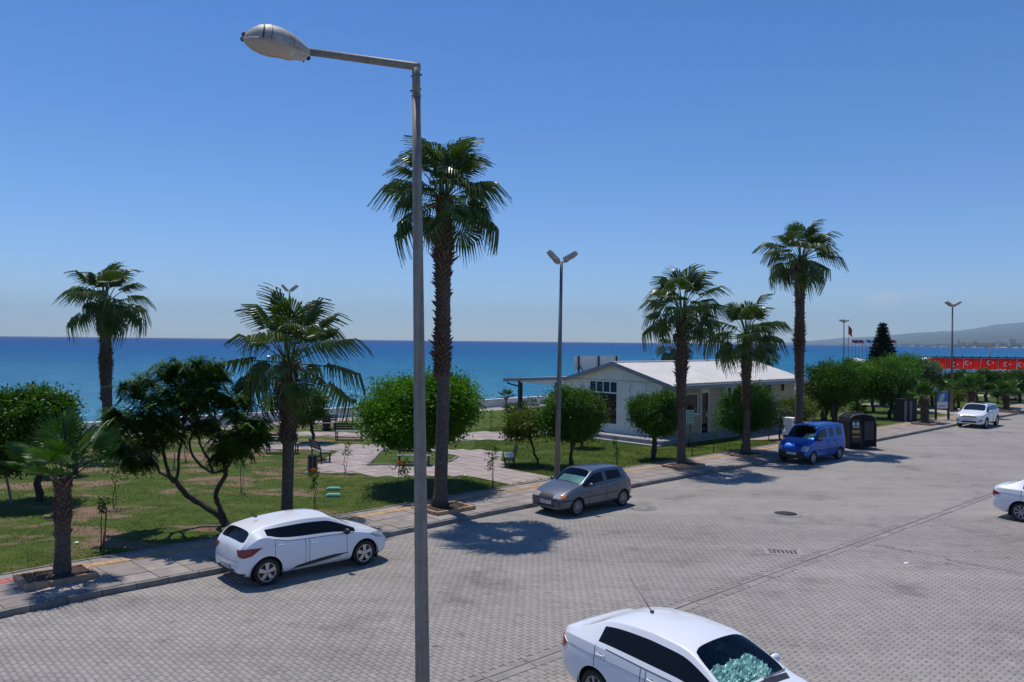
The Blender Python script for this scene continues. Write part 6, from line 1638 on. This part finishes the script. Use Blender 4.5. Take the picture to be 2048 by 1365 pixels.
for s in (1, -1):
    tv = Vector((-.45, .89 * s, 0)); d = (-.89, -s * .45, 0); c = Vector((1.82, .50 * s, 0))
    P3 = lambda L_: [c + tv * a + Vector((0, 0, z)) for a, z in L_]
    patch('headlight', P3(((-.20, .60), (.08, .60), (.08, .735), (-.18, .70))), d, 'lens_clear', .01)
    patch('indicator', P3(((.085, .60), (.26, .61), (.25, .735), (.085, .735))), d, 'lens_amber', .01)
    seam([(1.85, 0, .53), (1.2, 0, .54)], (0, -s, 0), .018, 'rub_strip', 'blackplastic', off=-.004)
    seam([(.95, 0, .56), (-.85, 0, .58)], (0, -s, 0), .014, 'rub_strip', 'castiron', off=-.004)
    patch('tail_light', [Vector((-1.70, .68 * s, 0)) + Vector((.5, .86 * s, 0)) * a + Vector((0, 0, z)) for a, z in ((-.12, .62), (.1, .64), (.14, .98), (-.05, .98))], (.86, -.5 * s, 0), 'lens_red', .01)
patch('grille', [(1.9, -.36, .63), (1.9, .36, .63), (1.9, .33, .71), (1.9, -.33, .71)], (-1, 0, 0), 'blackplastic')
seam([(1.95, -.60, .54), (1.95, .60, .54)], (-1, 0, 0), .016, 'rub_strip', off=-.004)
patch('air_intake', [(1.9, -.40, .32), (1.9, .40, .32), (1.9, .40, .385), (1.9, -.40, .385)], (-1, 0, 0), 'blackplastic')
plate(cast, body, 1.95, .455, (-1, 0, 0), .26)
MB().tube([(.22, 0, 1.43), (.05, 0, 1.53)], .005, 5).build('antenna', M['blackplastic'], body)
seam([(.93, -.45, 0), (.90, .10, 0)], (0, 0, -1), .008, 'wiper', off=.015); seam([(.93, .05, 0), (.92, .55, 0)], (0, 0, -1), .008, 'wiper', off=.015)
# silver sun shade under the windscreen
MB().add([(.86, -.55, .93), (.86, .58, .93), (.50, .52, 1.16), (.50, -.50, 1.16), (.88, 0, .95), (.5, 0, 1.17)], [(0, 4, 5, 3), (4, 1, 2, 5)]).build('sun_shade', M['shade_silver'], e)

# --- blue van
sp = dict(x=[1.95, 1.91, 1.78, 1.50, 1.28, 1.16, .86, .56, .40, -.10, -.20, -.82, -.92, -1.62, -1.84, -1.95, -2.0, -2.02],
    zb=[(1.95, .28), (1.7, .22), (-1.7, .24), (-2.02, .32)],
    zs=[(1.95, .66), (1.85, .82), (1.5, .98), (1.2, 1.06), (-1.9, 1.10), (-2.02, .9)],
    w=[(1.95, .60), (1.91, .70), (1.78, .77), (1.5, .82), (-1.7, .83), (-1.9, .80), (-2.02, .72)],
    zr=[(1.95, .68), (1.88, .85), (1.7, .97), (1.5, 1.03), (1.28, 1.10), (1.16, 1.14), (.86, 1.42), (.56, 1.68), (.40, 1.73), (-1.6, 1.75), (-1.84, 1.73), (-1.95, 1.66), (-2.02, 1.0)],
    yr=[(1.95, .50), (1.5, .68), (1.16, .70), (.56, .66), (-1.6, .66), (-1.95, .64), (-2.02, .62)],
    cw=[(1.95, .02), (1.5, .05), (.4, .07), (-1.8, .06), (-2.02, .02)],
    glass=dict(front=(5, 7), rear=(15, 16), side=[(5, 9, 'window'), (9, 10, 'post'), (10, 11, 'window'), (11, 12, 'post'), (12, 13, 'window')]), doors=[(6, 9), (10, 12)],
    wheel=.30, arch=.352, axles=(1.30, -1.30), mirror=.90, spokes=10, spw=.07, rimm='hubcap', bumpj=2, bumpf=2, bumpr=2, tw=.17, mirp=0, handle=0, tum=.965)
pos, rot = place((1676.5, 919.6), (1626, 928.4), .82)
e, parts, cast, patch, seam, I, body = car('bright blue high roofed van parked facing left beside the dark waste container', sp, pos, rot, M['paint_blue'], cat='van', name='parked_van')
for s in (1, -1):
    tv = Vector((-.6, .8 * s, 0)); d = (-.8, -s * .6, 0); c = Vector((1.80, .60 * s, 0))
    patch('headlight', [c + tv * a + Vector((0, 0, z)) for a, z in ((-.16, .66), (.12, .64), (.22, .88), (.0, .90), (-.14, .80))], d, 'lens_clear', .012)
    seam([(1.0, 0, .62), (-.90, 0, .62)], (0, -s, 0), .014, 'rub_strip', off=-.004)
    patch('tail_light', [Vector((-1.95, .74 * s, 0)) + Vector((.6, .8 * s, 0)) * a + Vector((0, 0, z)) for a, z in ((-.06, .8), (.06, .8), (.06, 1.15), (-.06, 1.15))], (.8, -.6 * s, 0), 'lens_red', .01)
    MB().tube([(.35, .60 * s, 1.80), (-1.7, .60 * s, 1.82)], .015, 6).build('roof_rail', M['blackplastic'], body)
patch('bumper_face', [(1.95, -.62, .30), (1.95, .62, .30), (1.95, .66, .60), (1.95, -.66, .60)], (-1, 0, 0), 'blackplastic', .012, cuts=6)
plate(cast, body, 2.0, .50, (-1, 0, 0), .26)
h = cast((1.9, 0, .80), (-1, 0, 0)); hx = h[0].x + .012
MB().add([(hx, 0, .85), (hx, .035, .80), (hx, 0, .75), (hx, -.035, .80), (hx + .01, 0, .83), (hx + .01, .018, .80), (hx + .01, 0, .77), (hx + .01, -.018, .80)], [(0, 4, 5, 1), (1, 5, 6, 2), (2, 6, 7, 3), (3, 7, 4, 0)]).build('emblem', M['chrome'], body)
MB().add([(1.10, .05, 1.10), (1.10, .60, 1.10), (.80, .58, 1.38), (.80, .15, 1.38)], [(0, 1, 2, 3)]).build('sun_shade', M['shade_silver'], e)

# --- white SUV
sp = dict(x=[2.22, 2.17, 2.0, 1.60, 1.24, 1.10, .80, .46, .26, -.18, -.28, -.95, -1.05, -1.50, -1.78, -1.86, -2.10, -2.20, -2.25],
    zb=[(2.22, .30), (1.9, .24), (-1.8, .26), (-2.25, .36)],
    zs=[(2.22, .72), (2.1, .86), (1.6, 1.00), (1.1, 1.05), (-1.0, 1.10), (-1.8, 1.14), (-2.1, 1.04), (-2.25, .8)],
    w=[(2.22, .66), (2.17, .78), (2.0, .87), (1.6, .91), (-1.6, .92), (-2.0, .87), (-2.25, .76)],
    zr=[(2.22, .74), (2.12, .90), (1.9, .99), (1.6, 1.05), (1.24, 1.11), (1.10, 1.14), (.80, 1.34), (.46, 1.53), (.26, 1.56), (-.9, 1.585), (-1.6, 1.56), (-1.78, 1.54), (-1.86, 1.50), (-2.10, 1.12), (-2.2, 1.0), (-2.25, .82)],
    yr=[(2.22, .56), (1.6, .78), (1.1, .76), (.46, .66), (-1.6, .64), (-2.1, .70), (-2.25, .66)],
    cw=[(2.22, .02), (1.5, .05), (.4, .06), (-1.8, .05), (-2.25, .02)],
    glass=dict(front=(5, 7), rear=(15, 16), side=[(5, 9, 'window'), (9, 10, 'pillar'), (10, 11, 'window'), (11, 12, 'pillar'), (12, 14, 'window')]), doors=[(6, 9), (10, 12)],
    wheel=.35, arch=.41, axles=(1.34, -1.34), mirror=.84, spokes=5, spw=.15, cladding=1, wsm='glass_navy')
pos, rot = place((1993, 851), (1972, 857.5), .92)
e, parts, cast, patch, seam, I, body = car('white SUV driving or parked farthest along the kerb on the right, facing the camera', sp, pos, rot, M['paint_white'], cat='suv')
e['label'] = 'white SUV at the far right of the kerb, facing the camera'
for s in (1, -1):
    tv = Vector((-.45, .89 * s, 0)); d = (-.89, -s * .45, 0); c = Vector((2.1, .62 * s, 0))
    patch('headlight', [c + tv * a + Vector((0, 0, z)) for a, z in ((-.22, .80), (.10, .79), (.34, .86), (.30, .91), (.0, .90), (-.22, .88))], d, 'lens_clear', .012)
    patch('fog_intake', [c + tv * a + Vector((0, 0, z)) for a, z in ((-.12, .46), (.14, .50), (.22, .62), (.0, .56))], d, 'blackplastic', .012)
    MB().tube([(.2, .62 * s, 1.62), (.1, .62 * s, 1.65), (-1.5, .60 * s, 1.65), (-1.65, .60 * s, 1.61)], .016, 6).build('roof_rail', M['blackplastic'], body)
    patch('tail_light', [Vector((-2.12, .80 * s, 0)) + Vector((.6, .8 * s, 0)) * a + Vector((0, 0, z)) for a, z in ((-.12, .92), (.2, .94), (.2, 1.06), (-.12, 1.05))], (.8, -.6 * s, 0), 'lens_red', .01)
patch('grille', [(2.2, -.44, .76), (2.2, .44, .76), (2.2, .46, .87), (2.2, -.46, .87)], (-1, 0, 0), 'blackplastic', .01)
seam([(2.3, -.5, .745), (2.3, 0, .72), (2.3, .5, .745)], (-1, 0, 0), .01, 'chrome_strip', 'chrome')
patch('air_intake', [(2.2, -.50, .38), (2.2, .50, .38), (2.2, .42, .50), (2.2, -.42, .50)], (-1, 0, 0), 'blackplastic', .01)
h = cast((2.2, 0, .82), (-1, 0, 0)); MB().lathe([(.07, .012), (.07, .022), (.052, .022), (.052, .012)], 16, 'x', (h[0].x, 0, .82)).build('emblem', M['chrome'], body)
plate(cast, body, 2.3, .60, (-1, 0, 0), .26)
patch('sunroof', [(.20, -.42, 1.6), (.20, .42, 1.6), (-.9, .42, 1.6), (-.9, -.42, 1.6)], (0, 0, -1), 'glass_dark', .006)

# --- white saloon in the foreground and the one cut by the right edge
def saloon(label, pos, rot, swm, lights, lvl=3):
    sp = dict(x=[2.19, 2.14, 1.95, 1.55, 1.20, 1.05, .70, .34, .14, -.28, -.38, -.84, -1.10, -1.32, -1.42, -1.78, -1.92, -2.10, -2.20, -2.25],
    zb=[(2.19, .26), (1.9, .20), (-1.9, .22), (-2.25, .32)],
    zs=[(2.19, .56), (2.05, .70), (1.55, .84), (1.0, .92), (-.3, .96), (-1.1, 1.0), (-1.5, 1.02), (-2.1, 1.0), (-2.25, .76)],
    w=[(2.19, .58), (2.14, .70), (1.95, .80), (1.5, .865), (-1.5, .875), (-1.9, .84), (-2.1, .79), (-2.25, .70)],
    zr=[(2.19, .58), (2.08, .74), (1.85, .85), (1.55, .91), (1.20, .98), (1.05, 1.015), (.70, 1.20), (.34, 1.365), (.14, 1.395), (-.38, 1.42), (-.9, 1.40), (-1.15, 1.365), (-1.32, 1.325), (-1.42, 1.29), (-1.78, 1.12), (-1.92, 1.09), (-2.1, 1.08), (-2.2, 1.0), (-2.25, .78)],
    yr=[(2.19, .5), (1.55, .74), (1.05, .72), (.34, .60), (-.38, .58), (-1.2, .57), (-1.42, .575), (-1.78, .70), (-2.1, .70), (-2.25, .6)],
    cw=[(2.19, .02), (1.5, .06), (.3, .07), (-1.2, .06), (-1.8, .03), (-2.25, .02)],
    glass=dict(front=(5, 7), rear=(14, 15), side=[(5, 9, 'window'), (9, 10, 'pillar'), (10, 12, 'window'), (12, 13, 'window')]), doors=[(6, 9), (10, 13)],
    wheel=.31, arch=.372, axles=(1.325, -1.325), mirror=.66, spokes=8, spw=.09, rimm='hubcap', beltcrease=.45, swm=swm, rwm='glass_navy')
    e, parts, cast, patch, seam, I, body = car(label, sp, pos, rot, M['paint_white'], lvl=lvl)
    for s in (1, -1):
        tv = Vector((.60, .80 * s, 0)); d = (.80, -s * .60, 0); c = Vector((-2.13, .72 * s, 0))
        patch('tail_light', [c + tv * a + Vector((0, 0, z)) for a, z in lights], d, 'lens_red', .012)
        tv = Vector((-.66, .75 * s, 0)); d = (-.75, -s * .66, 0); c = Vector((1.98, .66 * s, 0))
        patch('headlight', [c + tv * a + Vector((0, 0, z)) for a, z in ((-.24, .68), (.1, .64), (.32, .74), (.30, .86), (-.1, .80))], d, 'lens_clear', .01)
        # pressed side line under the glass
        seam([(-1.95, 0, .865), (-1.0, 0, .85), (.4, 0, .82), (1.35, 0, .80)], (0, -s, 0), .010, 'side_crease', 'plinth', off=-.005)
    seam([(-2.3, -.62, .60), (-2.3, .62, .60)], (1, 0, 0), .005)
    plate(cast, body, -2.3, .70, (1, 0, 0), .26)
    patch('rear_shelf', [(-1.42, -.5, 1.2), (-1.42, .5, 1.2), (-1.40, .5, 1.19), (-1.40, -.5, 1.19)], (0, 0, -1), 'blackplastic', .004) if False else None
    patch('cowl', [(1.09, -.58, 1), (1.09, .58, 1), (1.20, .50, 1), (1.20, -.50, 1)], (0, 0, -1), 'blackplastic', .006, cuts=6)
    return e, parts, cast, patch, seam, I, body
hd = Vector((.619, -.785, 0)); rot = math.atan2(hd.y, hd.x)
rr0 = Vector((.90, 12.75, 0)); right = Vector((hd.y, -hd.x, 0))
pos = rr0 + hd * 2.10 - right * .80 + Vector((-.02, .20, 0))
e, parts, cast, patch, seam, I, body = saloon('white saloon in the right foreground, cut off by the bottom edge', pos, rot, 'glass_dark', ((-.16, .97), (.04, .93), (.16, .86), (.06, .74), (-.10, .76), (-.18, .84)))
MB().tube([(-.92, 0, 1.47), (-1.02, 0, 1.56), (-1.42, 0, 1.93)], [.009, .006, .003], 6).ball((-.91, 0, 1.475), .03, 8, 5, (1.3, 1, .8)).build('antenna', M['blackplastic'], body)
# crumpled foil sun shade and mirror seen through the windscreen
g = 26; rn = np.random.RandomState(2); mb = MB(); vs = []
for i in range(g + 1):
    for j in range(g + 1):
        u, v = i / g, j / g; vs.append((1.02 - .50 * v + rn.normal(0, .008), -.55 + 1.06 * u, .975 + .17 * v + rn.normal(0, .013) + .03 * math.sin(u * 19 + v * 3)))
mb.add(vs, [(i * (g + 1) + j, (i + 1) * (g + 1) + j, (i + 1) * (g + 1) + j + 1, i * (g + 1) + j + 1) for i in range(g) for j in range(g)], False); mb.build('sun_shade', M['foil'], e)
MB().ball((.36, 0, 1.30), .1, 10, 6, (.3, 1.2, .45)).tube([(.40, 0, 1.32), (.42, 0, 1.37)], .012, 6).build('rear_view_mirror', M['blackplastic'], e)
seam([(1.06, -.62, 0), (1.02, .0, 0)], (0, 0, -1), .009, 'wiper', off=.018); seam([(1.08, .05, 0), (1.04, .62, 0)], (0, 0, -1), .009, 'wiper', off=.018)

a = at(2043, 1044); d = Vector((.619, -.785, 0)); sdv = Vector((-d.y, d.x, 0)); pos = a + d * 1.325 + sdv * .79
saloon('white saloon cut off by the right edge of the photo, rear end showing', Vector((pos.x, pos.y, 0)), math.atan2(d.y, d.x), 'glass_dark', ((-.14, .94), (.12, .87), (.20, .83), (.06, .76), (-.14, .72), (-.05, .83)), 3)

# small litter on the road and lawn
rg = random.Random(8)
for k, (px, py, lb) in enumerate(((1812, 1127, 'small white paper scrap lying on the near road right of the drain channel'), (930, 951, 'small white scrap on the grass edge behind the tallest palm'), (152, 1086, 'flat white scrap on the grass right of the short young palm'))):
    b = at(px, py, .0 if k == 0 else .125); MB_ = MB().add([(-.05, -.03, .0), (.05, -.04, .01), (.06, .03, .03), (-.04, .04, .012), (0, 0, .035)], [(0, 1, 4), (1, 2, 4), (2, 3, 4), (3, 0, 4)]); o = MB_.build('paper_scrap', M['white']); o.location = b; tag(o, lb, 'litter')

# ------------------------------------------------------------------ haze: one closed box round everything
mt = bpy.data.materials.new('haze'); mt.use_nodes = True; n = mt.node_tree; n.nodes.clear()
oo = n.nodes.new('ShaderNodeOutputMaterial'); pv = n.nodes.new('ShaderNodeVolumePrincipled')
pv.inputs['Color'].default_value = (.62, .84, 1.0, 1); pv.inputs['Density'].default_value = HAZE; pv.inputs['Anisotropy'].default_value = .0
n.links.new(pv.outputs[0], oo.inputs['Volume'])
MB().box((-17500, -400, -6), (17500, 16500, 620)).build('haze', mt)['kind'] = 'stuff'
